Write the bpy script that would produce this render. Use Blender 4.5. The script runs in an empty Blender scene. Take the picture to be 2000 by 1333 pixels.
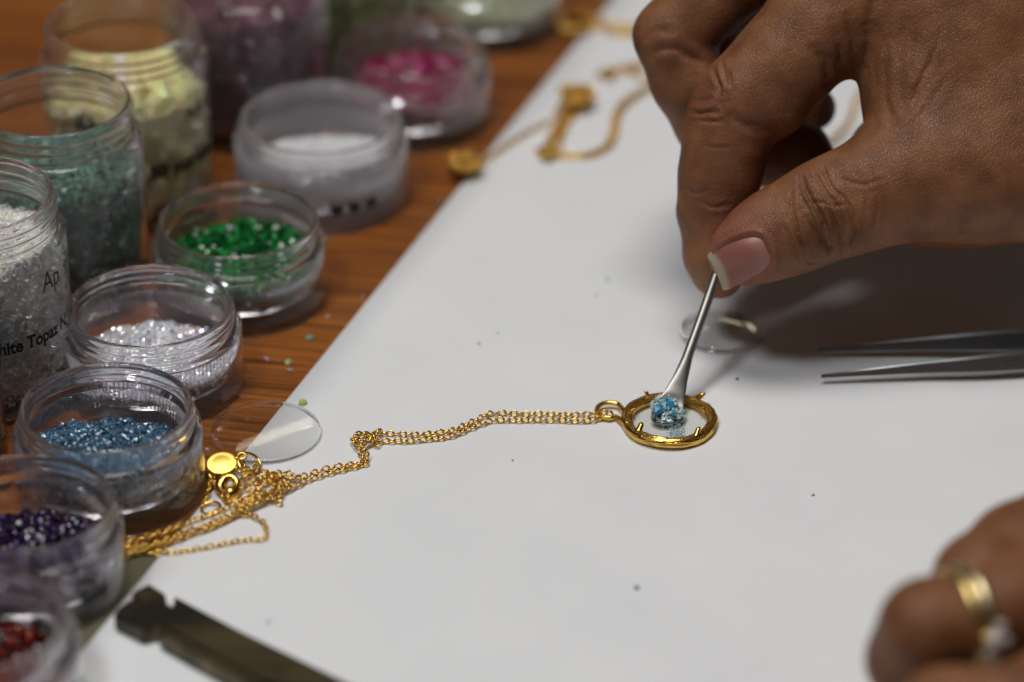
import bpy, math, random
import numpy as np
from mathutils import Vector, Matrix
from mathutils.bvhtree import BVHTree

random.seed(7)
RNG = np.random.default_rng(7)
SC = bpy.context.scene
COL = SC.collection
R = math.radians
MM = 0.001

# ------------------------------------------------------------------ camera
PITCH, DIST, FPX = R(31.0), 850.0, 6960.0            # mm, focal length in photo pixels
CAM = np.array([0.0, -DIST * math.cos(PITCH), DIST * math.sin(PITCH)])
FWD = np.array([0.0, math.cos(PITCH), -math.sin(PITCH)])
UPV = np.array([0.0, math.sin(PITCH), math.cos(PITCH)])
RGT = np.array([1.0, 0.0, 0.0])
FOCUS = 819.0
cd = bpy.data.cameras.new('camera')
cam = bpy.data.objects.new('camera', cd)
COL.objects.link(cam)
cam.location = CAM * MM
cam.rotation_euler = (R(90) - PITCH, 0, 0)
cd.sensor_width = 36.0
cd.lens = FPX * 36.0 / 2000.0
cd.clip_start, cd.clip_end = 0.02, 50.0
cd.dof.use_dof = True
cd.dof.focus_distance = 0.809
cd.dof.aperture_fstop = 5.8
SC.camera = cam

# ------------------------------------------------------------------ render
SC.render.engine = 'CYCLES'
cy = SC.cycles
cy.use_denoising = True
cy.max_bounces, cy.transmission_bounces, cy.glossy_bounces = 26, 26, 8
cy.diffuse_bounces, cy.transparent_max_bounces = 4, 24
cy.sample_clamp_indirect = 60.0
cy.caustics_reflective = True
cy.caustics_refractive = True
cy.blur_glossy = 0.6
SC.view_settings.view_transform = 'Standard'
SC.view_settings.look = 'None'
SC.view_settings.exposure = 0.0
SC.view_settings.gamma = 1.0

# ------------------------------------------------------------------ room light
W = bpy.data.worlds.new('World')
SC.world = W
W.use_nodes = True
bg = W.node_tree.nodes['Background']
bg.inputs[0].default_value = (1.0, 0.90, 0.80, 1)
bg.inputs[1].default_value = 0.006


def lamp(name, loc, target, sx, sy, power, color, shape='RECTANGLE', roll=0):
    d = bpy.data.lights.new(name, 'AREA')
    d.shape = shape
    d.size = sx
    if shape in ('RECTANGLE', 'ELLIPSE'):
        d.size_y = sy
    d.energy = power
    d.color = color
    o = bpy.data.objects.new(name, d)
    COL.objects.link(o)
    o.location = loc
    q = (Vector(target) - Vector(loc)).to_track_quat('-Z', 'Y')
    o.rotation_euler = (q.to_matrix() @ Matrix.Rotation(roll, 3, 'Z')).to_euler()
    return o


lamp('ceiling_lamp', (-0.05, -0.06, 1.32), (0, 0, 0), 0.48, 0.44, 9.0, (1.0, 0.972, 0.935))
lamp('desk_lamp', (-0.52, -0.60, 1.42), (0.05, 0, 0), 0.27, 0.27, 6.4, (0.94, 0.975, 1.0))
lamp('window_light', (-0.9, 1.6, 1.25), (0, 0, 0), 0.20, 0.17, 0.45, (0.80, 0.89, 1.0))
lamp('strip_lamp', (0.27, 1.60, 0.56), (0.05, 0, 0), 0.06, 0.32, 0.26, (1.0, 0.84, 0.60), roll=R(60))
lamp('strip_lamp', (0.52, 1.50, 0.62), (0.05, 0, 0), 0.06, 0.32, 0.26, (1.0, 0.84, 0.60), roll=R(35))
lamp('strip_lamp', (-0.17, 1.37, 0.95), (-0.05, 0, 0), 0.018, 0.34, 0.16, (1.0, 0.86, 0.64), roll=R(-50))


# ------------------------------------------------------------------ helpers
def pt(u, v, z=0.0):
    """mm position on the horizontal plane of height z that the photograph shows at (u, v)."""
    d = FWD + RGT * ((u - 1000.0) / FPX) + UPV * ((666.5 - v) / FPX)
    return CAM + d * ((z - CAM[2]) / d[2])


def vw(u, v, d=0.0):
    """mm position d behind the plane of focus."""
    k = FOCUS + d
    return CAM + FWD * k + RGT * ((u - 1000.0) / FPX * k) + UPV * ((666.5 - v) / FPX * k)


def tag(o, label=None, cat=None, group=None, kind=None):
    for k, x in (('label', label), ('category', cat), ('group', group), ('kind', kind)):
        if x:
            o[k] = x
    return o


def empty(name, loc):
    o = bpy.data.objects.new(name, None)
    COL.objects.link(o)
    o.empty_display_size = 0.005
    o.location = np.asarray(loc) * MM
    return o


def mesh_np(name, V, F, mat, parent=None, smooth=True, color=None, origin=None):
    """V (n,3) mm in world axes relative to origin; F list of (m,k) integer arrays."""
    me = bpy.data.meshes.new(name)
    V = np.asarray(V, dtype=np.float32) * MM
    F = [np.asarray(f, dtype=np.int32) for f in (F if isinstance(F, list) else [F])]
    F = [f for f in F if len(f)]
    # closed shapes: make every face look outward
    vol = 0.0
    Vc = V.astype(np.float64) - V.mean(0)
    for f in F:
        for j in range(1, f.shape[1] - 1):
            vol += np.einsum('ij,ij->i', Vc[f[:, 0]], np.cross(Vc[f[:, j]], Vc[f[:, j + 1]])).sum()
    if vol < 0:
        F = [f[:, ::-1] for f in F]
    me.vertices.add(len(V))
    me.vertices.foreach_set('co', V.ravel())
    tot = np.concatenate([np.full(len(f), f.shape[1], dtype=np.int32) for f in F])
    idx = np.concatenate([f.ravel() for f in F])
    me.loops.add(len(idx))
    me.loops.foreach_set('vertex_index', idx)
    me.polygons.add(len(tot))
    st = np.concatenate([[0], np.cumsum(tot)[:-1]]).astype(np.int32)
    me.polygons.foreach_set('loop_start', st)
    me.polygons.foreach_set('loop_total', tot)
    me.polygons.foreach_set('use_smooth', np.full(len(tot), smooth, dtype=bool))
    me.update(calc_edges=True)
    if color is not None:
        a = me.color_attributes.new('tint', 'FLOAT_COLOR', 'POINT')
        c = np.ones((len(V), 4), dtype=np.float32)
        c[:, :3] = color
        a.data.foreach_set('color', c.ravel())
    if mat:
        me.materials.append(mat)
    o = bpy.data.objects.new(name, me)
    COL.objects.link(o)
    if parent is not None:
        o.parent = parent
    if origin is not None:
        o.location = np.asarray(origin) * MM
    return o


def lathe(profile, seg=96, closed=False):
    """profile [(r,z)] -> V,F; points with r==0 collapse to a pole."""
    V, rings = [], []
    a = np.linspace(0, 2 * math.pi, seg, endpoint=False)
    n = 0
    for r, z in profile:
        if r < 1e-6:
            V.append(np.array([[0, 0, z]])); rings.append((n, 1)); n += 1
        else:
            V.append(np.stack([r * np.cos(a), r * np.sin(a), np.full(seg, z)], 1)); rings.append((n, seg)); n += seg
    Q, T = [], []
    k = np.arange(seg); k2 = (k + 1) % seg
    for (i, ni), (j, nj) in zip(rings, rings[1:] + ([rings[0]] if closed else [])):
        if ni == seg and nj == seg:
            Q.append(np.stack([i + k, i + k2, j + k2, j + k], 1))
        elif ni == 1 and nj == seg:
            T.append(np.stack([np.full(seg, i), j + k2, j + k], 1))
        elif ni == seg and nj == 1:
            T.append(np.stack([i + k, i + k2, np.full(seg, j)], 1))
    out = []
    if Q: out.append(np.concatenate(Q))
    if T: out.append(np.concatenate(T))
    return np.concatenate(V), out


def smoothpath(P, step):
    """Catmull-Rom through P, resampled every step mm."""
    P = np.asarray(P, float)
    if len(P) < 3:
        D = P
    else:
        E = np.vstack([2 * P[0] - P[1], P, 2 * P[-1] - P[-2]])
        D = []
        for i in range(1, len(E) - 2):
            p0, p1, p2, p3 = E[i - 1], E[i], E[i + 1], E[i + 2]
            for t in np.linspace(0, 1, 12, endpoint=False):
                D.append(0.5 * (2 * p1 + (p2 - p0) * t + (2 * p0 - 5 * p1 + 4 * p2 - p3) * t * t + (3 * p1 - p0 - 3 * p2 + p3) * t ** 3))
        D.append(P[-1])
        D = np.array(D)
    L = np.concatenate([[0], np.cumsum(np.linalg.norm(np.diff(D, axis=0), axis=1))])
    m = max(2, int(round(L[-1] / step)) + 1)
    s = np.linspace(0, L[-1], m)
    return np.stack([np.interp(s, L, D[:, i]) for i in range(3)], 1)


def tube(P, rad, seg=10, closed=False, flat=None, up=(0, 0, 1)):
    """tube along P (n,3) with radius per point; flat = (sideways, upward) factors per point."""
    P = np.asarray(P, float)
    n = len(P)
    rad = np.full(n, rad) if np.isscalar(rad) else np.asarray(rad, float)
    if closed:
        T = np.roll(P, -1, 0) - np.roll(P, 1, 0)
    else:
        T = np.gradient(P, axis=0)
    T /= np.linalg.norm(T, axis=1)[:, None] + 1e-12
    N = np.zeros_like(P)
    prev = np.asarray(up, float)
    for i in range(n):
        b = prev - T[i] * (prev @ T[i])
        if np.linalg.norm(b) < 1e-4:
            b = np.cross(T[i], [1, 0, 0.3])
        N[i] = b / np.linalg.norm(b)
        prev = N[i]
    B = np.cross(T, N)
    a = np.linspace(0, 2 * math.pi, seg, endpoint=False)
    fs = np.ones((n, 2)) if flat is None else np.asarray(flat, float)
    V = P[:, None] + rad[:, None, None] * (np.cos(a)[None, :, None] * B[:, None] * fs[:, 0][:, None, None] + np.sin(a)[None, :, None] * N[:, None] * fs[:, 1][:, None, None])
    V = V.reshape(-1, 3)
    k = np.arange(seg); k2 = (k + 1) % seg
    Q = []
    for i in range(n if closed else n - 1):
        j = (i + 1) % n
        Q.append(np.stack([i * seg + k, i * seg + k2, j * seg + k2, j * seg + k], 1))
    F = [np.concatenate(Q)]
    if not closed:
        V = np.vstack([V, P[0], P[-1]])
        F.append(np.concatenate([np.stack([np.full(seg, n * seg), k2, k], 1), np.stack([np.full(seg, n * seg + 1), (n - 1) * seg + k, (n - 1) * seg + k2], 1)]))
    return V, F


def join(*parts):
    V, Q, T, off = [], [], [], 0
    for v, F in parts:
        V.append(v)
        for f in (F if isinstance(F, list) else [F]):
            f = np.asarray(f)
            if len(f) == 0: continue
            (Q if f.shape[1] == 4 else T).append(f + off)
        off += len(v)
    out = []
    if Q: out.append(np.concatenate(Q))
    if T: out.append(np.concatenate(T))
    return np.concatenate(V), out


PHI = (1 + 5 ** .5) / 2
ICO_V = np.array([(-1, PHI, 0), (1, PHI, 0), (-1, -PHI, 0), (1, -PHI, 0), (0, -1, PHI), (0, 1, PHI), (0, -1, -PHI), (0, 1, -PHI), (PHI, 0, -1), (PHI, 0, 1), (-PHI, 0, -1), (-PHI, 0, 1)]) / 1.902
ICO_F = np.array([(0, 11, 5), (0, 5, 1), (0, 1, 7), (0, 7, 10), (0, 10, 11), (1, 5, 9), (5, 11, 4), (11, 10, 2), (10, 7, 6), (7, 1, 8), (3, 9, 4), (3, 4, 2), (3, 2, 6), (3, 6, 8), (3, 8, 9), (4, 9, 5), (2, 4, 11), (6, 2, 10), (8, 6, 7), (9, 8, 1)])
OCT_V = np.array([(1, 0, 0), (-1, 0, 0), (0, 1, 0), (0, -1, 0), (0, 0, 1), (0, 0, -1)], float)
OCT_F = np.array([(0, 2, 4), (2, 1, 4), (1, 3, 4), (3, 0, 4), (2, 0, 5), (1, 2, 5), (3, 1, 5), (0, 3, 5)])


def rand_rot(n):
    q = RNG.normal(size=(n, 4)); q /= np.linalg.norm(q, axis=1)[:, None]
    w, x, y, z = q.T
    return np.stack([1 - 2 * (y * y + z * z), 2 * (x * y - z * w), 2 * (x * z + y * w), 2 * (x * y + z * w), 1 - 2 * (x * x + z * z), 2 * (y * z - x * w), 2 * (x * z - y * w), 2 * (y * z + x * w), 1 - 2 * (x * x + y * y)], 1).reshape(n, 3, 3)


def grains(P, size, colors, shape='ico', aniso=0.25):
    """faceted grains at P (n,3); returns V,F,color per vertex."""
    n = len(P)
    bv, bf = (ICO_V, ICO_F) if shape == 'ico' else (OCT_V, OCT_F)
    s = np.asarray(size)[:, None] * (1 + aniso * RNG.uniform(-1, 1, (n, 3)))
    V = bv[None] * (1 + 0.12 * RNG.uniform(-1, 1, (n, len(bv), 1))) * s[:, None, :]
    V = np.einsum('nij,nkj->nki', rand_rot(n), V) + P[:, None]
    F = (bf[None] + (np.arange(n) * len(bv))[:, None, None]).reshape(-1, 3)
    C = np.repeat(colors, len(bv), axis=0)
    return V.reshape(-1, 3), F, C


# ------------------------------------------------------------------ materials
def new_mat(name):
    m = bpy.data.materials.new(name)
    m.use_nodes = True
    nt = m.node_tree
    return m, nt, nt.nodes['Principled BSDF']


def node(nt, t, **kw):
    n = nt.nodes.new(t)
    for k, v in kw.items():
        if k in n.inputs: n.inputs[k].default_value = v
        else: setattr(n, k, v)
    return n


def simple(name, color, rough=0.5, metal=0.0, trans=0.0, ior=1.45, bump=None, spec=None):
    m, nt, b = new_mat(name)
    b.inputs['Base Color'].default_value = (*color, 1)
    b.inputs['Roughness'].default_value = rough
    b.inputs['Metallic'].default_value = metal
    b.inputs['Transmission Weight'].default_value = trans
    b.inputs['IOR'].default_value = ior
    if spec is not None: b.inputs['Specular IOR Level'].default_value = spec
    if bump:
        tc = node(nt, 'ShaderNodeTexCoord')
        nz = node(nt, 'ShaderNodeTexNoise', Scale=bump[0], Detail=4.0)
        bp = node(nt, 'ShaderNodeBump', Strength=bump[1], Distance=bump[2])
        nt.links.new(tc.outputs['Object'], nz.inputs['Vector'])
        nt.links.new(nz.outputs['Fac'], bp.inputs['Height'])
        nt.links.new(bp.outputs['Normal'], b.inputs['Normal'])
    return m


def crystal(name, rough=0.1, trans=0.0, metal=0.0, sss=0.0):
    m, nt, b = new_mat(name)
    at = node(nt, 'ShaderNodeAttribute', attribute_name='tint')
    nt.links.new(at.outputs['Color'], b.inputs['Base Color'])
    b.inputs['Roughness'].default_value = rough
    b.inputs['Metallic'].default_value = metal
    b.inputs['Transmission Weight'].default_value = trans
    b.inputs['IOR'].default_value = 1.6
    return m


def wood():
    m, nt, b = new_mat('orange_pine_wood')
    L = nt.links.new
    tc = node(nt, 'ShaderNodeTexCoord')
    mp = node(nt, 'ShaderNodeMapping')
    mp.inputs['Rotation'].default_value = (0, 0, R(10))
    L(tc.outputs['Object'], mp.inputs['Vector'])
    st = node(nt, 'ShaderNodeVectorMath', operation='MULTIPLY')
    st.inputs[1].default_value = (10, 330, 60)
    L(mp.outputs['Vector'], st.inputs[0])
    warp = node(nt, 'ShaderNodeTexNoise', Scale=12.0, Detail=2.0)
    L(mp.outputs['Vector'], warp.inputs['Vector'])
    ws = node(nt, 'ShaderNodeVectorMath', operation='SCALE'); ws.inputs['Scale'].default_value = 2.2
    L(warp.outputs['Color'], ws.inputs[0])
    ad = node(nt, 'ShaderNodeVectorMath', operation='ADD')
    L(st.outputs[0], ad.inputs[0]); L(ws.outputs[0], ad.inputs[1])
    grain = node(nt, 'ShaderNodeTexNoise', Scale=1.0, Detail=5.0, Roughness=0.62)
    L(ad.outputs[0], grain.inputs['Vector'])
    st2 = node(nt, 'ShaderNodeVectorMath', operation='MULTIPLY'); st2.inputs[1].default_value = (2.5, 780, 60)
    L(mp.outputs['Vector'], st2.inputs[0])
    ad2 = node(nt, 'ShaderNodeVectorMath', operation='ADD')
    L(st2.outputs[0], ad2.inputs[0]); L(ws.outputs[0], ad2.inputs[1])
    wave = node(nt, 'ShaderNodeTexNoise', Scale=1.0, Detail=2.0)
    L(ad2.outputs[0], wave.inputs['Vector'])
    r1 = node(nt, 'ShaderNodeValToRGB')
    r1.color_ramp.elements[0].position = 0.33; r1.color_ramp.elements[0].color = (0.162, 0.045, 0.006, 1)
    r1.color_ramp.elements[1].position = 0.66; r1.color_ramp.elements[1].color = (0.350, 0.113, 0.016, 1)
    L(grain.outputs['Fac'], r1.inputs['Fac'])
    r2 = node(nt, 'ShaderNodeValToRGB')
    r2.color_ramp.elements[0].position = 0.40; r2.color_ramp.elements[0].color = (0.30, 0.22, 0.18, 1)
    r2.color_ramp.elements[1].position = 0.50; r2.color_ramp.elements[1].color = (1, 1, 1, 1)
    L(wave.outputs['Fac'], r2.inputs['Fac'])
    mx = node(nt, 'ShaderNodeMix', data_type='RGBA', blend_type='MULTIPLY')
    mx.inputs[0].default_value = 0.72
    L(r1.outputs['Color'], mx.inputs[6]); L(r2.outputs['Color'], mx.inputs[7])
    L(mx.outputs[2], b.inputs['Base Color'])
    b.inputs['Roughness'].default_value = 0.42
    bp = node(nt, 'ShaderNodeBump', Strength=0.25, Distance=0.0004)
    L(wave.outputs['Fac'], bp.inputs['Height']); L(bp.outputs['Normal'], b.inputs['Normal'])
    return m


def skin():
    m, nt, b = new_mat('brown_skin')
    L = nt.links.new
    at = node(nt, 'ShaderNodeAttribute', attribute_name='tint')
    tc = node(nt, 'ShaderNodeTexCoord')
    blot = node(nt, 'ShaderNodeTexNoise', Scale=130.0, Detail=4.0)
    L(tc.outputs['Object'], blot.inputs['Vector'])
    rb = node(nt, 'ShaderNodeValToRGB')
    rb.color_ramp.elements[0].position = 0.3; rb.color_ramp.elements[0].color = (0.66, 0.56, 0.50, 1)
    rb.color_ramp.elements[1].position = 0.7; rb.color_ramp.elements[1].color = (1.20, 1.16, 1.12, 1)
    L(blot.outputs['Fac'], rb.inputs['Fac'])
    mx = node(nt, 'ShaderNodeMix', data_type='RGBA', blend_type='MULTIPLY'); mx.inputs[0].default_value = 1.0
    L(at.outputs['Color'], mx.inputs[6]); L(rb.outputs['Color'], mx.inputs[7])
    L(mx.outputs[2], b.inputs['Base Color'])
    # skin lattice: two crossing sets of fine furrows and pores
    wv = node(nt, 'ShaderNodeTexNoise', Scale=260.0, Detail=3.0)
    L(tc.outputs['Object'], wv.inputs['Vector'])
    sc_ = node(nt, 'ShaderNodeVectorMath', operation='SCALE'); sc_.inputs['Scale'].default_value = 0.0016
    L(wv.outputs['Color'], sc_.inputs[0])
    ad = node(nt, 'ShaderNodeVectorMath', operation='ADD')
    L(tc.outputs['Object'], ad.inputs[0]); L(sc_.outputs[0], ad.inputs[1])
    st = node(nt, 'ShaderNodeMapping'); st.inputs['Scale'].default_value = (1.0, 0.7, 0.55); st.inputs['Rotation'].default_value = (0.3, R(-35), 0.2)
    L(ad.outputs[0], st.inputs['Vector'])
    vo = node(nt, 'ShaderNodeTexVoronoi', feature='DISTANCE_TO_EDGE', Scale=1500.0)
    L(st.outputs[0], vo.inputs['Vector'])
    rv = node(nt, 'ShaderNodeMapRange'); rv.inputs[1].default_value = 0.0; rv.inputs[2].default_value = 0.16
    L(vo.outputs['Distance'], rv.inputs[0])
    vo2 = node(nt, 'ShaderNodeTexVoronoi', feature='DISTANCE_TO_EDGE', Scale=640.0)
    L(st.outputs[0], vo2.inputs['Vector'])
    rv2 = node(nt, 'ShaderNodeMapRange'); rv2.inputs[1].default_value = 0.0; rv2.inputs[2].default_value = 0.10
    L(vo2.outputs['Distance'], rv2.inputs[0])
    mu = node(nt, 'ShaderNodeMath', operation='MULTIPLY_ADD'); mu.inputs[1].default_value = 0.25
    L(rv2.outputs[0], mu.inputs[0]); L(rv.outputs[0], mu.inputs[2])
    bp = node(nt, 'ShaderNodeBump', Strength=0.42, Distance=0.00018)
    L(mu.outputs[0], bp.inputs['Height']); L(bp.outputs['Normal'], b.inputs['Normal'])
    b.inputs['Roughness'].default_value = 0.48
    b.inputs['Specular IOR Level'].default_value = 0.34
    b.inputs['Subsurface Weight'].default_value = 0.12
    b.inputs['Subsurface Radius'].default_value = (1.0, 0.35, 0.2)
    b.inputs['Subsurface Scale'].default_value = 0.0012
    return m


def gold(name, bark=False):
    m, nt, b = new_mat(name)
    b.inputs['Base Color'].default_value = (0.82, 0.52, 0.12, 1)
    b.inputs['Metallic'].default_value = 1.0
    b.inputs['Roughness'].default_value = 0.24
    return m


M_WOOD = wood()
M_PAPER = simple('white_paper', (0.80, 0.80, 0.812), 0.75, bump=(900, 0.12, 0.0001), spec=0.25)
M_CARD = simple('olive_card', (0.135, 0.12, 0.07), 0.55)
M_JAR = simple('clear_plastic', (0.965, 0.955, 0.975), 0.035, trans=0.975, ior=1.35)
M_CLOUDY = simple('cloudy_plastic', (0.94, 0.92, 0.94), 0.15, trans=0.87, ior=1.33)
M_GLASS = simple('clear_glass', (0.985, 0.985, 0.985), 0.0, trans=1.0, ior=1.45)


def thin_glass(name, tint, spec=1.0):
    m, nt, b = new_mat(name)
    nt.nodes.remove(b)
    tr = node(nt, 'ShaderNodeBsdfTransparent'); tr.inputs[0].default_value = (*tint, 1)
    gl = node(nt, 'ShaderNodeBsdfGlossy'); gl.inputs['Roughness'].default_value = 0.0
    fr = node(nt, 'ShaderNodeFresnel'); fr.inputs['IOR'].default_value = 1.5
    ge = node(nt, 'ShaderNodeNewGeometry')
    io = node(nt, 'ShaderNodeMapRange'); io.inputs[3].default_value = 1.5; io.inputs[4].default_value = 1 / 1.5
    nt.links.new(ge.outputs['Backfacing'], io.inputs[0]); nt.links.new(io.outputs[0], fr.inputs['IOR'])
    mx = node(nt, 'ShaderNodeMixShader')
    nt.links.new(fr.outputs[0], mx.inputs[0]); nt.links.new(tr.outputs[0], mx.inputs[1]); nt.links.new(gl.outputs[0], mx.inputs[2])
    nt.links.new(mx.outputs[0], nt.nodes['Material Output'].inputs['Surface'])
    return m


M_THIN = thin_glass('clear_flat_glass', (0.985, 0.985, 0.98))
M_GOLD = gold('polished_gold')
M_SATIN = gold('satin_gold')
M_SATIN.node_tree.nodes['Principled BSDF'].inputs['Roughness'].default_value = 0.36
M_BARK = gold('textured_gold')
M_BARK.node_tree.nodes['Principled BSDF'].inputs['Roughness'].default_value = 0.26
M_STEEL = simple('brushed_steel', (0.36, 0.34, 0.31), 0.40, metal=1.0, bump=(1500, 0.1, 0.0001))
M_DSTEEL = simple('grey_steel', (0.27, 0.275, 0.28), 0.38, metal=1.0)
M_TOOL = simple('dark_bronzed_steel', (0.078, 0.068, 0.052), 0.33, metal=0.8, bump=(300, 0.1, 0.0002))
def worn_sheen_tool():
    m, nt, b = new_mat('worn_steel_painted_sheen')
    L = nt.links.new
    tc = node(nt, 'ShaderNodeTexCoord')
    mp = node(nt, 'ShaderNodeMapping'); mp.inputs['Rotation'].default_value = (0, 0, R(40)); mp.inputs['Scale'].default_value = (25, 220, 120)
    L(tc.outputs['Object'], mp.inputs['Vector'])
    nz = node(nt, 'ShaderNodeTexNoise', Scale=1.0, Detail=5.0); L(mp.outputs['Vector'], nz.inputs['Vector'])
    big = node(nt, 'ShaderNodeTexNoise', Scale=55.0, Detail=3.0); L(tc.outputs['Object'], big.inputs['Vector'])
    ad = node(nt, 'ShaderNodeMath', operation='MULTIPLY_ADD'); ad.inputs[1].default_value = .5; L(nz.outputs['Fac'], ad.inputs[0])
    hf = node(nt, 'ShaderNodeMath', operation='MULTIPLY'); hf.inputs[1].default_value = .5; L(big.outputs['Fac'], hf.inputs[0]); L(hf.outputs[0], ad.inputs[2])
    r = node(nt, 'ShaderNodeValToRGB')
    r.color_ramp.elements[0].position = .45; r.color_ramp.elements[0].color = (.045, .040, .032, 1)
    r.color_ramp.elements[1].position = .62; r.color_ramp.elements[1].color = (.17, .132, .072, 1)  # brass sheen painted into the colour in noisy patches, along with wear
    L(ad.outputs[0], r.inputs['Fac']); L(r.outputs['Color'], b.inputs['Base Color'])
    rr = node(nt, 'ShaderNodeMapRange'); rr.inputs[3].default_value = .5; rr.inputs[4].default_value = .22
    L(ad.outputs[0], rr.inputs[0]); L(rr.outputs[0], b.inputs['Roughness'])
    b.inputs['Metallic'].default_value = .85
    return m


M_TOOL = worn_sheen_tool()
M_INK = simple('black_ink', (0.012, 0.012, 0.014), 0.6)
M_ENGR = simple('engraved_shadow', (0.08, 0.08, 0.08), 0.6, metal=0.5)
M_SKIN = skin()

def paper_tone(m):
    nt = m.node_tree; L = nt.links.new; b = nt.nodes['Principled BSDF']
    tc = node(nt, 'ShaderNodeTexCoord')
    a = node(nt, 'ShaderNodeTexNoise', Scale=28.0, Detail=6.0); L(tc.outputs['Object'], a.inputs['Vector'])
    r = node(nt, 'ShaderNodeValToRGB')
    r.color_ramp.elements[0].position = .3; r.color_ramp.elements[0].color = (.775, .777, .79, 1)
    r.color_ramp.elements[1].position = .7; r.color_ramp.elements[1].color = (.82, .82, .83, 1)
    L(a.outputs['Fac'], r.inputs['Fac']); L(r.outputs['Color'], b.inputs['Base Color'])


paper_tone(M_PAPER)
# ------------------------------------------------------------------ setting
def slab(name, poly, z0, z1, mat, parent=None, origin=None):
    """prism on polygon poly [(x,y)] mm."""
    n = len(poly)
    V = np.array([(x, y, z1) for x, y in poly] + [(x, y, z0) for x, y in poly], float)
    me = bpy.data.meshes.new(name)
    faces = [list(range(n)), list(range(2 * n - 1, n - 1, -1))] + [[i, n + i, n + (i + 1) % n, (i + 1) % n] for i in range(n)]
    o3 = np.zeros(3) if origin is None else np.asarray(origin)
    me.from_pydata([tuple((v - o3) * MM) for v in V], [], faces)
    me.update()
    me.materials.append(mat)
    o = bpy.data.objects.new(name, me)
    COL.objects.link(o)
    o.location = o3 * MM
    if parent: o.parent = parent
    return o


# paper edge on the table runs along A-B
PA, PB = pt(150, 1291, 0)[:2], pt(925, 336, 0)[:2]
dirp = (PB - PA) / np.linalg.norm(PB - PA)
nrm = np.array([dirp[1], -dirp[0]])                  # towards the paper
if nrm[0] < 0: nrm = -nrm
lo, hi = PA - dirp * 60, PA + dirp * 560
table = slab('tabletop', [(-520, -330), (620, -330), (620, 620), (-520, 620)], -24, 0, M_WOOD)
tag(table, 'orange brown wooden tabletop with fine dark grain lines', None, None, 'structure')
ca, cb = pt(120, 1330, 0)[:2] - nrm * 4, pt(318, 1085, 0)[:2] + nrm * 3
card = slab('olive_card', [tuple(ca - nrm * 22 - dirp * 30), tuple(ca + nrm * 10 - dirp * 30), tuple(cb + nrm * 3), tuple(cb - nrm * 24)], 0.02, 0.3, M_CARD)
tag(card, 'olive brown card lying under the paper corner beside the purple jar', 'card')
# the sheet, slightly wavy so that it is not a perfect plane
nu, nv = 60, 40
U, Vv = np.meshgrid(np.linspace(0, 1, nu), np.linspace(0, 1, nv), indexing='ij')
PX = lo[0] + dirp[0] * 620 * U + nrm[0] * 440 * Vv
PY = lo[1] + dirp[1] * 620 * U + nrm[1] * 440 * Vv
PZ = 0.55 + 0.03 * np.sin(PX / 37) * np.cos(PY / 51)
top = np.stack([PX, PY, PZ], -1).reshape(-1, 3)
bot = top - [0, 0, 0.22]
ii = np.arange((nu) * (nv)).reshape(nu, nv)
q = np.stack([ii[:-1, :-1], ii[1:, :-1], ii[1:, 1:], ii[:-1, 1:]], -1).reshape(-1, 4)
rim = np.concatenate([ii[:, 0], ii[-1, 1:], ii[-2::-1, -1], ii[0, -2:0:-1]])
r2 = np.roll(rim, -1); NP = nu * nv
sheet = mesh_np('paper_sheet', np.vstack([top, bot]), [q[:, ::-1], q + NP, np.stack([rim, r2, r2 + NP, rim + NP], 1)], M_PAPER)
tag(sheet, 'large white sheet of paper covering the wooden table', 'paper')
PZT = 0.58                                            # top of the paper

# ------------------------------------------------------------------ jars
SHORT_H = 21.0


def thread_bumps(r, z0, z1, n, amp):
    out = []
    for i in range(n):
        c = z0 + (z1 - z0) * (i + .5) / n
        h = (z1 - z0) / n * 0.34
        for t in (-1, -.5, 0, .5, 1):
            out.append((r + amp * (1 - t * t), c + t * h))
    return out


def short_jar_profile():
    p = [(0, 5.6), (15.5, 5.6), (16.7, 5.75), (17.5, 6.3), (17.85, 7.1), (17.9, 8.4), (17.85, 14), (17.75, 19.6), (17.9, 20.5), (18.25, 20.95), (18.6, 21.0), (18.95, 20.85), (19.15, 20.4), (19.15, 20.0)]
    p += thread_bumps(19.15, 19.7, 16.4, 2, 0.55)
    p += [(19.15, 16.2), (19.25, 15.9), (20.2, 15.7), (20.75, 15.4), (21.0, 14.8), (21.05, 8), (21.2, 0.5), (21.0, 0.08), (20.6, 0.0), (20.25, 0.1), (20.1, 0.5), (20.0, 8), (19.95, 13.6), (19.6, 14.1), (19.3, 13.7), (19.2, 10), (19.15, 6.2), (18.9, 5.2), (18.2, 4.6), (17.0, 4.35), (0, 4.35)]
    return p


def tall_jar_profile(H=50.0):
    n0 = H - 9
    p = [(0, 4.0), (16.5, 4.0), (18.4, 4.6), (19.3, 6.2), (19.5, 9), (19.5, n0 - 2), (18.6, n0 - .4), (17.6, n0 + .8), (17.5, H - .8), (17.7, H - .2), (18.1, H), (18.6, H - .1), (18.9, H - .7)]
    p += thread_bumps(18.9, H - 1.0, n0 + 1.0, 3, 0.6)
    p += [(18.9, n0 + .6), (19.6, n0 + .2), (20.8, n0 - .5), (21.1, n0 - 1.6), (21.1, 8), (21.1, 2), (20.7, 1.0), (19.6, 0.4), (18.4, 0.3), (17.6, 0.7), (16.5, 1.6), (0, 1.9)]
    return p


def make_body(name, prof):
    V, F = lathe(prof, 112)
    me = mesh_np(name, V, F, M_JAR)
    return me


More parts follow.
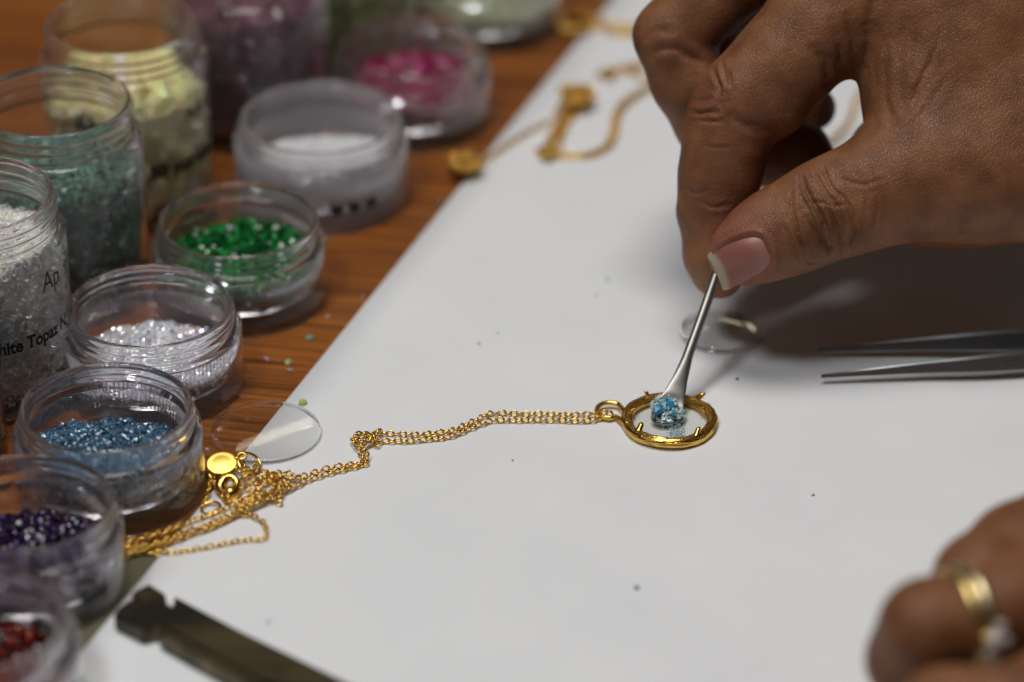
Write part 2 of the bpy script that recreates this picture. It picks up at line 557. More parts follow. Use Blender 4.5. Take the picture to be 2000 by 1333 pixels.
def rib_band():
    """moulded grip ribs round the inner bowl."""
    parts = []
    n = 110
    a = np.linspace(0, 2 * math.pi, n, endpoint=False)
    V, Q = [], []
    for i, t in enumerate(a):
        c, s = math.cos(t), math.sin(t)
        w = 0.17
        for z in (9.4, 13.4):
            for (r, k) in ((19.22, -w), (19.62, -w * .4), (19.62, w * .4), (19.22, w)):
                V.append((r * c - k * s, r * s + k * c, z))
        b = i * 8
        Q += [(b, b + 1, b + 5, b + 4), (b + 1, b + 2, b + 6, b + 5), (b + 2, b + 3, b + 7, b + 6), (b + 3, b, b + 4, b + 7), (b + 3, b + 2, b + 1, b), (b + 4, b + 5, b + 6, b + 7)]
    return np.array(V), np.array(Q)


short_src = make_body('jar_body', short_jar_profile())
rib_v, rib_f = rib_band()
rib_src = mesh_np('rib_band', rib_v, rib_f, M_JAR, smooth=False)
tall_src = make_body('jar_body', tall_jar_profile())
used = {'short': False, 'tall': False}


def jar(kind, base, label, turn=0.0, scale=1.0, ribs=True):
    root = empty('short_jar' if kind == 'short' else 'tall_jar', base)
    tag(root, label, 'jar', 'clear screw top jars of crystals on the table' if kind == 'short' else 'tall clear jars of crystals on the table')
    src = short_src if kind == 'short' else tall_src
    if used[kind]:
        o = src.copy(); COL.objects.link(o)
    else:
        o = src; used[kind] = True
    o.parent = root
    if kind == 'short' and ribs:
        r = rib_src if rib_src.parent is None else rib_src.copy()
        if r is not rib_src: COL.objects.link(r)
        r.parent = root
    root.rotation_euler.z = turn
    root.scale = (scale,) * 3
    return root


def jitter_colors(n, base, var=0.25, sparkle=0.06, spark=(0.95, 0.95, 0.97), alt=None, altp=0.0):
    b = np.asarray(base, float)
    C = b[None] * (1 + var * RNG.uniform(-1, 1, (n, 1))) * (1 + 0.12 * RNG.uniform(-1, 1, (n, 3)))
    k = RNG.random(n) < sparkle
    C[k] = spark  # these near-white grains paint glints into the colour
    if alt is not None:
        k = RNG.random(n) < altp
        C[k] = np.asarray(alt)[RNG.integers(0, len(alt), k.sum())]
    return np.clip(C, 0.002, 1)


def fill(name, base, label, rad, floor, level, slope, gsize, color, mat, shape='ico', aniso=0.25, cat='beads', rough=0.5, cone=0.0, core=None, dens=1.0, **kw):
    """loose grains filling a jar up to level (mm above the table), tilted by slope (dx,dy)."""
    def h(x, y):
        rr = np.hypot(x, y) / rad
        return level + slope[0] * x + slope[1] * y - cone * rr * rr + rough * (np.sin(x * .55 + 1.3) * np.cos(y * .43) + .5 * np.sin(x * 1.1 - y * .9))
    n = int(dens * math.pi * rad ** 2 / (gsize * 1.45) ** 2)
    a = RNG.uniform(0, 2 * math.pi, n * 2); r = rad * np.sqrt(RNG.uniform(0, 1, n * 2)) * 0.985
    x, y = r * np.cos(a), r * np.sin(a)
    z = h(x, y) - gsize * 1.5 * RNG.uniform(0, 1, n * 2) ** 1.2
    ok = (z > floor + gsize * .3)
    P = np.stack([x, y, z], 1)[ok]
    m = int(dens * 2 * math.pi * rad * (level - floor) / (gsize * 1.35) ** 2)
    a = RNG.uniform(0, 2 * math.pi, m)
    zz = RNG.uniform(floor, level + 4, m)
    rr = rad - gsize * RNG.uniform(0.2, 0.9, m)
    rr = np.minimum(rr, rad - np.clip(floor + 1.2 - zz, 0, 3) ** 2 * .6)
    x, y = rr * np.cos(a), rr * np.sin(a)
    P2 = np.stack([x, y, zz], 1)[zz < h(x, y)]
    P = np.vstack([P, P2])
    s = gsize * RNG.uniform(0.6, 1.1, len(P))
    V, F, C = grains(P, s, jitter_colors(len(P), color, **kw), shape, aniso)
    # the packed body of the heap under its loose grains
    ang = np.linspace(0, 2 * math.pi, 48, endpoint=False)
    rings, K = [], [0.0, .35, .7, 1.0]
    rc = rad - gsize * .7
    top_ = [np.array([[0, 0, max(h(0, 0) - gsize * .9, floor + .02)]])]
    for k in K[1:]:
        xx, yy = rc * k * np.cos(ang), rc * k * np.sin(ang)
        top_.append(np.stack([xx, yy, np.maximum(h(xx, yy) - gsize * .9, floor + .02)], 1))
    low = [np.stack([rc * .82 * np.cos(ang), rc * .82 * np.sin(ang), np.full(48, floor)], 1), np.array([[0, 0, floor]])]
    VV = np.concatenate(top_ + low)
    k = np.arange(48); k2 = (k + 1) % 48
    T = [np.stack([np.zeros(48, int), 1 + k, 1 + k2], 1)]
    Q = [np.stack([1 + i * 48 + k, 1 + (i + 1) * 48 + k, 1 + (i + 1) * 48 + k2, 1 + i * 48 + k2], 1) for i in range(3)]
    T.append(np.stack([np.full(48, len(VV) - 1), 1 + 3 * 48 + k2, 1 + 3 * 48 + k], 1))
    cc = np.asarray(core if core is not None else np.asarray(color) * .8)
    Vj, Fj = join((V, F), (VV, [np.concatenate(Q), np.concatenate(T)]))
    o = mesh_np(name, Vj, Fj, mat, smooth=False, color=np.vstack([C, np.repeat(cc[None], len(VV), 0)]), origin=base)
    tag(o, label, cat, None, 'stuff')
    return o


M_CR = crystal('glittering_crystal', 0.10, 0.0, 0.12)
M_CRS = crystal('sparkling_crystal', 0.10, 0.0, 0.35)
M_CRT = crystal('clear_crystal', 0.08, 0.35, 0.0)
M_CHIP = crystal('dull_crystal_chips', 0.28, 0.04)


def rimbase(u, v, h=SHORT_H):
    p = pt(u, v, h); p[2] = 0.02
    return p


SHORT = {
    'green': rimbase(464, 428), 'silver': rimbase(292, 596), 'blue': rimbase(207, 794), 'purple': rimbase(44, 982),
    'red': rimbase(-52, 1205), 'white': rimbase(626, 236), 'pink': rimbase(803, 90), 'pale': pt(952, 44, 0)}
SHORT['pale'][2] = 0.02
SHORT['purple'][2] = SHORT['red'][2] = 0.33
jar('short', SHORT['green'], 'short open clear jar of emerald green beads', .3)
jar('short', SHORT['silver'], 'short open clear jar of colourless glittering beads next to the white topaz jar', 1.1)
jar('short', SHORT['blue'], 'short open clear jar of fine light blue crystals next to the gold chain', 2.0)
jar('short', SHORT['purple'], 'short open clear jar of dark violet beads in front of the blue one', 2.9)
jar('short', SHORT['red'], 'short open clear jar of deep red beads at the bottom corner', 4.0)
jar('short', SHORT['white'], 'cloudy short open jar of white powder with dark printed dots', 5.0, 1.06)
jar('short', SHORT['pink'], 'short open clear jar of magenta pink beads', .8)
jar('short', SHORT['pale'], 'short clear jar of pale green beads, farthest along the paper edge', 1.7)

CAV = 17.5
fill('green_beads', SHORT['green'], 'emerald green glittering beads inside a short jar', CAV, 5.7, 12.2, (0.05, .02), 0.82, (0.002, 0.085, 0.014), M_CR, rough=.35, cone=1.2, var=.8, sparkle=.025, alt=[(0.02, .4, .09), (.015, .30, .03)], altp=.18)
fill('clear_beads', SHORT['silver'], 'colourless sparkling beads inside a short jar', CAV, 5.7, 9.0, (0.02, -.05), 0.62, (0.80, 0.79, 0.84), M_CRS, rough=.35, cone=2.0, var=.3, sparkle=.10, alt=[(.9, .45, .2), (.3, .5, .9), (.85, .8, .4)], altp=.05)  # the alt grains paint iridescent glints as bead colours
fill('light_blue_crystals', SHORT['blue'], 'fine light blue crystals heaped inside a short jar', CAV, 5.7, 11.2, (-.02, -.22), 0.55, (0.070, 0.155, 0.245), M_CR, 'oct', .5, rough=.5, cone=.6, var=.6, sparkle=.10, spark=(.75, .85, .95))
fill('violet_beads', SHORT['purple'], 'dark violet glittering beads inside a short jar', CAV, 5.7, 8.6, (0, -.03), 0.66, (0.020, 0.009, 0.036), M_CR, rough=.4, cone=.8, var=.8, sparkle=.022, alt=[(.25, .12, .38), (.06, .06, .25), (.25, .14, .14)], altp=.10)
fill('red_beads', SHORT['red'], 'deep red glittering beads inside a short jar', CAV, 5.7, 8.8, (0, 0), 0.74, (0.06, 0.004, 0.0015), M_CR, rough=.4, cone=.8, var=.8, sparkle=.018, alt=[(.55, .04, .006)], altp=.08)
fill('white_powder', SHORT['white'], 'fine white powder inside the cloudy short jar', CAV * 1.06, 6.1, 11.5, (0.05, -.25), 0.6, (0.80, 0.79, 0.80), M_CHIP, 'oct', .3, cat='powder', rough=.2, var=.12, sparkle=.02)
fill('magenta_beads', SHORT['pink'], 'magenta pink beads inside a short jar', CAV, 5.7, 12.2, (0.03, 0), 0.74, (0.20, 0.0015, 0.045), M_CR, rough=.4, cone=1.5, var=.6, sparkle=.015, alt=[(.55, .03, .22)], altp=.12)
fill('pale_green_beads', SHORT['pale'], 'pale green beads inside the farthest short jar', CAV, 5.7, 9.5, (0.03, 0), 0.95, (0.36, 0.40, 0.22), M_CR, rough=.4, cone=2.5, var=.5, sparkle=.08, alt=[(.6, .7, .4)], altp=.2)

TALL = {'cream': rimbase(236, 42, 50), 'teal': rimbase(101, 196, 50), 'topaz': rimbase(-58, 379, 50), 'plum': pt(492, 232, 0), 'lime': pt(668, 92, 0), 'edge': pt(-166, 884, 0)}
for k in TALL: TALL[k][2] = 0.02
jar('tall', TALL['cream'], 'tall open clear jar of cream yellow chips')
jar('tall', TALL['teal'], 'tall open clear jar of grey green crystals', 1.0)
jar('tall', TALL['topaz'], 'tall open jar of white crystals with black print reading Topaz', 2.0)
jar('tall', TALL['plum'], 'tall clear jar of dusky mauve crystals behind the cloudy white powder jar', 3.0)
jar('tall', TALL['lime'], 'tall clear jar of lime green crystals behind the magenta bead jar', 4.0)
jar('tall', TALL['edge'], 'tall clear jar cut by the picture edge beside the blue crystal jar', 5.0)
TC = 19.0
fill('cream_chips', TALL['cream'], 'cream yellow chips inside a tall jar', TC, 4.1, 34, (0.02, -.05), 2.3, (0.82, 0.75, 0.36), M_CHIP, 'ico', .45, cat='crystal chips', cone=2, var=.15, sparkle=.03, core=(.8, .73, .36))
fill('grey_green_crystals', TALL['teal'], 'grey green crystals inside a tall jar', TC, 4.1, 33.5, (0.03, -.03), 0.85, (0.115, 0.21, 0.16), M_CHIP, 'oct', .5, cat='crystals', cone=2, var=.55, sparkle=.04, spark=(.5, .7, .62))
fill('white_crystals', TALL['topaz'], 'white crystals inside the tall topaz jar', TC, 4.1, 38.5, (0.02, -.03), 0.7, (0.80, 0.78, 0.72), M_CHIP, 'oct', .5, cat='crystals', cone=1, var=.2, sparkle=.06, core=(.78, .76, .7))
fill('mauve_crystals', TALL['plum'], 'dusky mauve crystals inside a tall jar', TC, 4.1, 36, (0.02, -.03), 1.5, (0.20, 0.065, 0.10), M_CHIP, 'oct', .5, cat='crystals', cone=1, var=.5, sparkle=.04, spark=(.6, .35, .45))
fill('lime_crystals', TALL['lime'], 'lime green crystals inside a tall jar', TC, 4.1, 34, (0.02, -.03), 1.5, (0.42, 0.48, 0.12), M_CHIP, 'oct', .5, cat='crystals', cone=1, var=.5, sparkle=.04)
fill('grey_crystals', TALL['edge'], 'grey crystals inside the jar at the picture edge', TC, 4.1, 22, (0, 0), 1.5, (0.22, 0.21, 0.23), M_CHIP, 'oct', .5, cat='crystals', cone=1, var=.5, sparkle=.04)


# ------------------------------------------------------------------ print on jars
def text_mesh(body, size, bold=0.0):
    c = bpy.data.curves.new('text', 'FONT')
    c.body = body; c.size = 1.0; c.offset = bold; c.resolution_u = 4
    o = bpy.data.objects.new('text', c)
    COL.objects.link(o)
    dg = bpy.context.evaluated_depsgraph_get()
    me = bpy.data.meshes.new_from_object(o.evaluated_get(dg))
    bpy.data.objects.remove(o)
    V = np.array([v.co[:] for v in me.vertices]) * size
    F = [list(p.vertices) for p in me.polygons]
    bpy.data.meshes.remove(me)
    return V, F


def wrap_text(parent, body, size, radius, z, ang_right=None, ang_left=None, bold=0.0, squeeze=1.0):
    """print on the cylinder; ang measured from the side facing the camera, positive to the right."""
    V, F = text_mesh(body, size, bold)
    V[:, 0] *= squeeze
    w = V[:, 0].max()
    a0 = math.radians(ang_left) if ang_left is not None else math.radians(ang_right) - w / radius
    # finer edges so that long strokes follow the wall
    th = a0 + V[:, 0] / radius
    P = np.stack([radius * np.sin(th), -radius * np.cos(th), z + V[:, 1]], 1) * MM
    me = bpy.data.meshes.new('printed_text')
    me.from_pydata([tuple(p) for p in P], [], F); me.update()
    me.materials.append(M_INK)
    o = bpy.data.objects.new('printed_text', me)
    COL.objects.link(o)
    o.parent = parent
    o.matrix_parent_inverse = Matrix.Rotation(-parent.rotation_euler.z, 4, 'Z')
    return o


roots = [o for o in bpy.data.objects if o.name.startswith('tall_jar')]
by_label = {o['label']: o for o in bpy.data.objects if o.get('label')}
tz = [o for l, o in by_label.items() if 'Topaz' in l][0]
wrap_text(tz, 'White Topaz N', 4.6, 21.18, 19.0, ang_right=74, bold=0.035, squeeze=.84)
wrap_text(tz, 'Ap', 7.0, 21.18, 31.5, ang_left=52, squeeze=.8)
cr = [o for l, o in by_label.items() if 'cream' in l and 'jar' in o.name][0]
wrap_text(cr, 'Alu', 6.0, 21.2, 30.0, ang_left=-30, bold=.03)
wrap_text(cr, 'AA', 5.0, 21.2, 29.0, ang_left=50, bold=.03)
wrap_text(cr, '50 pcs mix', 5.0, 21.2, 16.0, ang_left=20, bold=.07)
wj0 = [o for l, o in by_label.items() if 'cloudy short' in l and 'jar' in o.name][0]
for c_ in wj0.children:
    if c_.name.startswith('jar_body'):
        c_.data = c_.data.copy(); c_.data.materials[0] = M_CLOUDY
wj = [o for l, o in by_label.items() if 'cloudy short' in l and 'jar' in o.name][0]
wrap_text(wj, 'o  o  o', 4.0, 21.35, 6.0, ang_left=9, bold=.13)

# ------------------------------------------------------------------ glass discs
def flat_faces(o, lim=.95):
    o.data.materials.append(M_THIN)
    for f in o.data.polygons:
        if abs(f.normal.z) > lim: f.material_index = 1
    return o


def disc_profile(r, t, b=0.2):
    return [(0, 0), (r - b, 0), (r, b), (r, t - b), (r - b, t), (0, t)]


p = pt(519, 846, 1.0)
V, F = lathe([(0, 0), (12.53, 0), (12.65, .12), (12.65, 1.1), (12.5, 1.24), (11, 1.31), (9, 1.38), (6.5, 1.44), (4, 1.48), (2, 1.495), (0, 1.5)], 128)
o = flat_faces(mesh_np('glass_disc', V, F, M_GLASS, smooth=True, origin=(p[0], p[1], PZT + .03)))
tag(o, 'flat round clear glass disc lying half on the wood, half on the paper', 'glass disc')
p = pt(1409, 652, 0.5)
dome = [(8.95, .3), (9.02, .5), (8.95, .8)] + [(r_, 0.8 + 1.35 * (1 - (r_ / 9.0) ** 2)) for r_ in (8, 6.5, 5, 3.5, 2, 1)] + [(0, 2.15)]
und = [(0, 1.55)] + [(r_, .3 + 1.25 * (1 - (r_ / 8.9) ** 2)) for r_ in (1, 2, 3.5, 5, 6.5, 8)] + [(8.9, .28)]
V, F = lathe(dome + und, 96, closed=True)
o = flat_faces(mesh_np('domed_glass', V, F, M_GLASS, origin=(p[0], p[1], PZT + .03)), .85)
t = np.linspace(0, 2 * math.pi, 96, endpoint=False)
V, F = tube(np.stack([9.55 * np.cos(t), 9.55 * np.sin(t), .5 + 0 * t], 1), .5, 14, closed=True)
mesh_np('rim', V, F, M_GLASS, o)
tag(o, 'small domed round watch glass on the paper behind the scoop', 'watch glass')

# ------------------------------------------------------------------ pendant
pc = pt(1307, 824, 1.6)
PC = np.array([pc[0], pc[1], PZT + .05])
pend = empty('pendant', PC)
tag(pend, 'round gold twig framed glass pendant under the scoop', 'pendant')
RA = 9.75
n = 400
a = np.linspace(0, 2 * math.pi, n, endpoint=False)
path = np.stack([(RA + .12 * np.sin(5 * a + 1)) * np.cos(a), (RA + .12 * np.cos(4 * a)) * np.sin(a), 1.35 + .16 * np.sin(3 * a + .6)], 1)
seg = 52
V, F = tube(path, 1.16 + .06 * np.sin(5 * a) + .03 * np.sin(13 * a + 1), seg, closed=True)
# bark: long furrows that wander along the twig
cen = np.repeat(path, seg, 0); dv = V - cen
L_ = np.linalg.norm(dv, axis=1)
ang = np.tile(np.arange(seg) / seg * 2 * math.pi, n); aa = np.repeat(a, seg)
bark = .055 * np.abs(np.sin(6 * ang + 1.1 * np.sin(3 * aa) + .8 * aa)) + .04 * np.sin(14 * ang - 2 * aa + 1.2 * np.sin(5 * aa)) + .03 * np.sin(19 * ang + 4 * aa) * np.sin(15 * aa) + .012 * RNG.normal(size=len(ang))
V = cen + dv * (1 + 1.9 * bark / 1.2)[:, None]
V[:, 2] = np.maximum(V[:, 2], .02)
mesh_np('twig_frame', V, F, M_BARK, pend)
# buds on the twig: (angle, outward lean, along lean, length)
for ang_, lean, along, ln, rr in ((116, .5, .3, 2.0, .55), (52, .55, -.9, 3.4, .75), (20, -1.0, .2, 1.6, .5), (-52, -.35, .8, 2.4, .7), (-142, -.95, -.4, 2.5, .75), (160, -1.0, .3, 1.5, .5)):
    t = R(ang_); rad_ = np.array([math.cos(t), math.sin(t), 0]); tan_ = np.array([-math.sin(t), math.cos(t), 0])
    b0 = rad_ * (RA + lean * .7) + np.array([0, 0, 1.9])
    dr = rad_ * lean + tan_ * along + np.array([0, 0, .75]); dr /= np.linalg.norm(dr)
    PP = np.array([b0 + dr * ln * s_ + np.array([0, 0, .25]) * math.sin(s_ * 2) for s_ in np.linspace(-.35, .82, 9)])
    rr_ = rr * np.array([1.7, 1.55, 1.35, 1.15, 1.0, .92, .9, .75, .35])
    V, F = tube(PP, rr_, 12)
    V += RNG.normal(size=V.shape) * .02
    mesh_np('twig_bud', V, F, M_BARK, pend)
# bail loop
bc = pt(1191, 806, 1.3) - PC
BC = np.array([bc[0], bc[1], 1.25])
t = np.linspace(R(-28), R(328 - 28 - 0), 60)
t = np.linspace(R(38), R(322), 60)
lp = np.stack([BC[0] + 3.0 * np.cos(t), BC[1] + 2.9 * np.sin(t), BC[2] + .25 * np.sin(t)], 1)
e1 = np.array([-RA * math.cos(R(12)) - .2, RA * math.sin(R(12)), 1.5]); e2 = np.array([-RA * math.cos(R(14)), -RA * math.sin(R(14)), 1.5])
lp = smoothpath(np.vstack([e1, lp[::6], e2]), .3)
rr_ = .58 + .35 * np.exp(-np.linspace(0, 1, len(lp)) ** 2 * 120) + .35 * np.exp(-(1 - np.linspace(0, 1, len(lp))) ** 2 * 120)
V, F = tube(lp, rr_, 14)
V += RNG.normal(size=V.shape) * .018
mesh_np('bail_loop', V, F, M_BARK, pend)
V, F = lathe([(0, .55), (8.95, .55), (9.0, .6), (9.0, 1.3), (8.95, 1.35), (0, 1.35)], 96)
flat_faces(mesh_np('glass_pane', V, F, M_GLASS, pend, smooth=False))

# ------------------------------------------------------------------ chains
def link_template(length=2.1, width=1.55, wire=.22, seg=6, n=14):
    t = np.linspace(0, 2 * math.pi, n, endpoint=False)
    P = np.stack([(length / 2 - wire) * np.cos(t), (width / 2 - wire) * np.sin(t), 0 * t], 1)
    return tube(P, wire, seg, closed=True)


def link_frames(path, pitch, roll0=0.0):
    """positions and rotation matrices of links along a path."""
    Q = smoothpath(path, pitch)
    T = np.gradient(Q, axis=0); T /= np.linalg.norm(T, axis=1)[:, None]
    out = []
    for i, (p_, t_) in enumerate(zip(Q, T)):
        up = np.array([0, 0, 1.0]); s_ = np.cross(up, t_); s_ /= np.linalg.norm(s_) + 1e-9; nn = np.cross(t_, s_)
        r_ = roll0 + (R(28) if i % 2 else R(-62)) + R(14) * RNG.uniform(-1, 1)
        y_ = s_ * math.cos(r_) + nn * math.sin(r_); z_ = np.cross(t_, y_)
        out.append((p_ + RNG.normal(size=3) * .05, np.stack([t_, y_, z_], 1)))
    return out


def px_path(lst, z=1.0):
    return np.array([pt(u, v, (q_[0] if q_ else z)) for u, v, *q_ in lst])


LT_V, LT_F = link_template()
S1 = [(1190, 812, 2.0), (1178, 806, 2.6), (1163, 811, 1.6), (1135, 812), (1111, 812.5), (1068, 811), (1021, 811), (982, 809), (952, 812), (926, 825), (887, 842), (844, 849), (801, 851), (758, 849), (724, 849), (690, 860, 1.6), (700, 876, 1.6), (706, 892), (712, 905), (690, 909), (660, 914), (630, 921), (600, 931), (570, 935, 1.6), (540, 940, 2.2), (505, 933, 2.0), (480, 936, 1.6), (462, 950), (448, 975)]
S2 = [(1190, 812, 1.4), (1172, 820, 1.2), (1137, 825), (1085, 823), (1025, 823), (982, 823), (956, 825), (917, 840), (879, 855), (836, 860), (801, 864), (754, 864), (726, 866, 1.5), (708, 872, 2.2), (716, 890, 1.7), (715, 907), (690, 915), (660, 922), (632, 930), (600, 941), (575, 951, 1.4), (545, 962, 2.0), (525, 970, 1.8), (490, 980, 1.4), (455, 990), (420, 1003), (380, 1018), (330, 1038), (285, 1052), (240, 1062)]
S3 = [(742, 845, 1.8), (722, 860, 2.4), (705, 866, 2.4), (692, 855, 1.6), (703, 850, 2.4), (728, 856, 2.6), (736, 868, 1.6)]
S4 = [(585, 936, 2.2), (560, 926, 2.3), (530, 932, 2.4), (505, 948, 2.4), (492, 972, 1.8), (470, 1000, 1.5), (445, 1017, 1.2), (410, 1034), (370, 1048), (330, 1064), (290, 1076), (245, 1088)]
S5 = [(560, 945, 2.6), (535, 955, 2.6), (552, 968, 1.6), (530, 975, 1.8), (500, 985, 2.0), (470, 1005, 1.4), (487, 1008), (513, 1022), (520, 1038), (516, 1055, .8), (487, 1057, .7), (445, 1064, .7), (400, 1073, .7), (360, 1079, .7), (320, 1083, .7), (280, 1082, .7), (245, 1076)]
S6 = [(500, 908, 1.2), (495, 920, 1.6), (478, 925, 1.8), (455, 920, 1.4), (430, 925, 1.0), (414, 936, .9), (408, 955, .9), (404, 975, .9), (398, 990, .9)]
S7 = [(545, 985, 1.0), (520, 965, 2.4), (490, 962, 2.4), (470, 950, 2.2), (486, 930, 2.6), (510, 925, 2.6), (540, 930, 3.0), (552, 945, 3.0), (530, 962, 2.8), (505, 975, 2.4), (480, 990, 1.6), (450, 1008, 1.4), (425, 1018, 1.2), (390, 1034, 1.2), (345, 1050, 1.2), (305, 1066, 1.2), (255, 1074, 1.2)]
neck = empty('chain_necklace', pt(700, 880, PZT))
NO = np.array(neck.location) / MM
tag(neck, 'fine gold cable chain running from the pendant to a tangled heap by the jars', 'necklace chain')
S8 = [(400, 925, .9), (418, 945, 1.0), (430, 968, 1.0), (452, 985, 1.2), (480, 975, 1.6), (505, 958, 2.6), (530, 945, 3.0), (552, 935, 3.0), (566, 942, 2.2), (548, 955, 3.0), (520, 965, 3.0), (495, 985, 2.4), (470, 998, 2.2), (440, 1012, 1.8), (405, 1030, 1.6), (365, 1040, 1.6), (320, 1060, 1.6), (285, 1070, 1.8), (250, 1070, 1.6)]
S9 = [(470, 905, 1.0), (482, 918, 1.6), (498, 928, 2.2), (520, 925, 2.2), (540, 935, 2.8), (525, 945, 3.2), (500, 940, 3.0), (488, 950, 3.0), (505, 958, 2.6)]
frames = []
for s_ in (S1, S2, S3, S6, S9, S5, S4, S8, S7):
    pp = px_path(s_, 1.0); pp[:, 2] += .35
    frames += link_frames(pp, 1.42, RNG.uniform(-.2, .2))
first = None
extra = []
for i, (p_, m_) in enumerate(frames):
    if i < 300:
        if first is None:
            o = mesh_np('link', LT_V, LT_F, M_GOLD, neck); first = o
        else:
            o = first.copy(); COL.objects.link(o); o.parent = neck
        mw = Matrix(m_.tolist()).to_4x4(); mw.translation = Vector((p_ - NO) * MM)
        o.matrix_local = mw
    else:
        extra.append((LT_V @ m_.T + p_ - NO, LT_F))
if extra:
    V, F = join(*extra)
    o = mesh_np('chain_links', V, F, M_GOLD, neck); o['kind'] = 'stuff'
# lobster clasp
c0 = pt(447, 949, 2.6) - NO
t = np.linspace(R(-75), R(250), 40)
cp = np.stack([1.75 * np.cos(t), 2.1 * np.sin(t), 0 * t], 1)
wr = .85 + .95 * np.exp(-((t - R(-60)) / 1.0) ** 2) + .45 * np.exp(-((t - R(180)) / 1.0) ** 2)
cp = np.vstack([cp])
tilt = Matrix.Rotation(R(32), 3, 'X') @ Matrix.Rotation(R(-15), 3, 'Z')
tl = np.array(tilt)
V, F = tube(cp, wr, 16)
b0 = np.array([[.5, -2.2, 0], [.9, -3.2, .1], [1.0, -4.2, .1], [1.0, -5.0, .1]])
V2, F2 = tube(smoothpath(b0, .3), .8, 12)
t = np.linspace(0, 2 * math.pi, 24, endpoint=False)
V3, F3 = tube(np.stack([1.0 + 0 * t, -5.4 + .8 * np.cos(t), .1 + .8 * np.sin(t)], 1), .3, 8, closed=True)
V, F = join((V, F), (V2, F2), (V3, F3))
mesh_np('lobster_clasp', V @ tl.T + c0, F, M_GOLD, neck)
# oval tag leaning on the chain, with its eye
c0 = pt(433, 905, 2.8) - NO
V, F = lathe([(0, -.2), (3.3, -.2), (3.45, -.08), (3.45, .08), (3.3, .2), (3.1, .25), (2.7, .21), (1.8, .30), (.9, .35), (0, .37)], 64)
V[:, 0] *= 1.03; V[:, 1] *= .92
t = np.linspace(0, 2 * math.pi, 28, endpoint=False)
V2, F2 = tube(np.stack([4.75 + .85 * np.cos(t), .9 + .85 * np.sin(t), 0 * t], 1), .38, 8, closed=True)
V3, F3 = tube(np.array([[3.0, .5, 0], [3.6, .62, 0], [4.1, .75, 0]]), .45, 8)
V, F = join((V, F), (V2, F2), (V3, F3))
tl = np.array(Matrix.Rotation(R(14), 3, 'Z') @ Matrix.Rotation(R(20), 3, 'X') @ Matrix.Rotation(R(-4), 3, 'Y'))
o = mesh_np('oval_tag', V @ tl.T + c0, F, M_SATIN, neck)
for (u, v, z, rr, w, rx, ry) in ((487, 905, 2.2, 2.7, .32, 20, 25), (412, 993, 1.2, 2.1, .36, 8, -8)):
    t = np.linspace(0, 2 * math.pi, 40, endpoint=False)
    V, F = tube(np.stack([rr * np.cos(t), rr * np.sin(t), 0 * t], 1), w, 10, closed=True)
    tl = np.array(Matrix.Rotation(R(rx), 3, 'X') @ Matrix.Rotation(R(ry), 3, 'Y'))
    mesh_np('jump_ring', V @ tl.T + pt(u, v, z) - NO, F, M_GOLD, neck)


def far_chain(label, paths, name='gold_chain', loops=0, centre=None):
    parts = []
    for pth in paths:
        pp = px_path(pth, 1.0)
        for p_, m_ in link_frames(pp, 1.7):
            parts.append((LT_V * 1.3 @ m_.T + p_, LT_F))
    V, F = join(*parts)
    org = V.mean(0); org[2] = PZT
    o = mesh_np(name, V - org, F, M_GOLD, origin=org)
    return tag(o, label, 'chain', 'gold chains lying far back on the table')


def coil(u, v, rpx, turns, z0=1.0, dz=.5):
    return [(u + rpx * math.cos(k * 1.1) * (1 - .25 * math.sin(k * 2.3)), v + rpx * .5 * math.sin(k * 1.1), z0 + dz * (k % 5)) for k in range(int(turns * 6))]


far_chain('gold chain with a bent loop on the paper just behind the fingers', [[(1052, 296), (1085, 302), (1130, 303), (1165, 296), (1188, 280), (1196, 255), (1200, 230), (1215, 203), (1240, 185), (1275, 165), (1320, 140)], [(1058, 304), (1100, 307), (1140, 308), (1172, 300), (1194, 284), (1203, 258), (1207, 232), (1222, 208), (1250, 186), (1290, 160)]])
far_chain('gold chain bunched into a bright knot above the bent loop', [coil(1128, 185, 28, 6, 1.2, .9), coil(1136, 178, 16, 4, 2, .9), [(1130, 190), (1108, 215), (1088, 245), (1074, 270), (1064, 290)], [(1138, 196), (1116, 222), (1096, 250), (1082, 275), (1070, 297)], [(1125, 195), (1098, 228), (1078, 262), (1062, 300)], coil(1070, 296, 14, 4), [(1098, 172, 1.4), (1120, 168, 1.6), (1150, 180, 1.4), (1156, 196), (1140, 212), (1112, 238), (1098, 268), (1090, 300)], [(1085, 225), (1096, 205), (1112, 190), (1130, 176, 2.2)]])
far_chain('thin gold chain from a small heap at the paper edge', [coil(908, 316, 30, 5, 1.2, .8), coil(902, 320, 18, 4, 2, .8), coil(918, 308, 14, 3, 2, .8), [(935, 322), (965, 302), (1000, 278), (1035, 258), (1075, 238)]])
far_chain('gold chain at the far end of the paper beyond the jars', [coil(1125, 45, 30, 4), [(1130, 30), (1160, 45), (1200, 50), (1240, 52), (1290, 60)], [(1110, 60), (1140, 52), (1180, 55), (1230, 60)]])
far_chain('gold chain loosely looped between the bright knot and the hooked finger', [[(1165, 150), (1185, 140), (1215, 138), (1245, 150), (1270, 158)], [(1160, 30), (1190, 62), (1225, 70), (1262, 64)], coil(1190, 142, 10, 3)])
far_chain('faint gold chain behind the hooked middle finger', [[(1205, 135), (1235, 128), (1270, 122), (1320, 118)], [(1210, 140), (1245, 133), (1290, 127)]])
far_chain('gold chain on the paper seen in the gap above the thumb', [[(1580, 300), (1610, 286), (1640, 262), (1660, 235), (1668, 210), (1680, 180)], coil(1600, 285, 12, 2)])

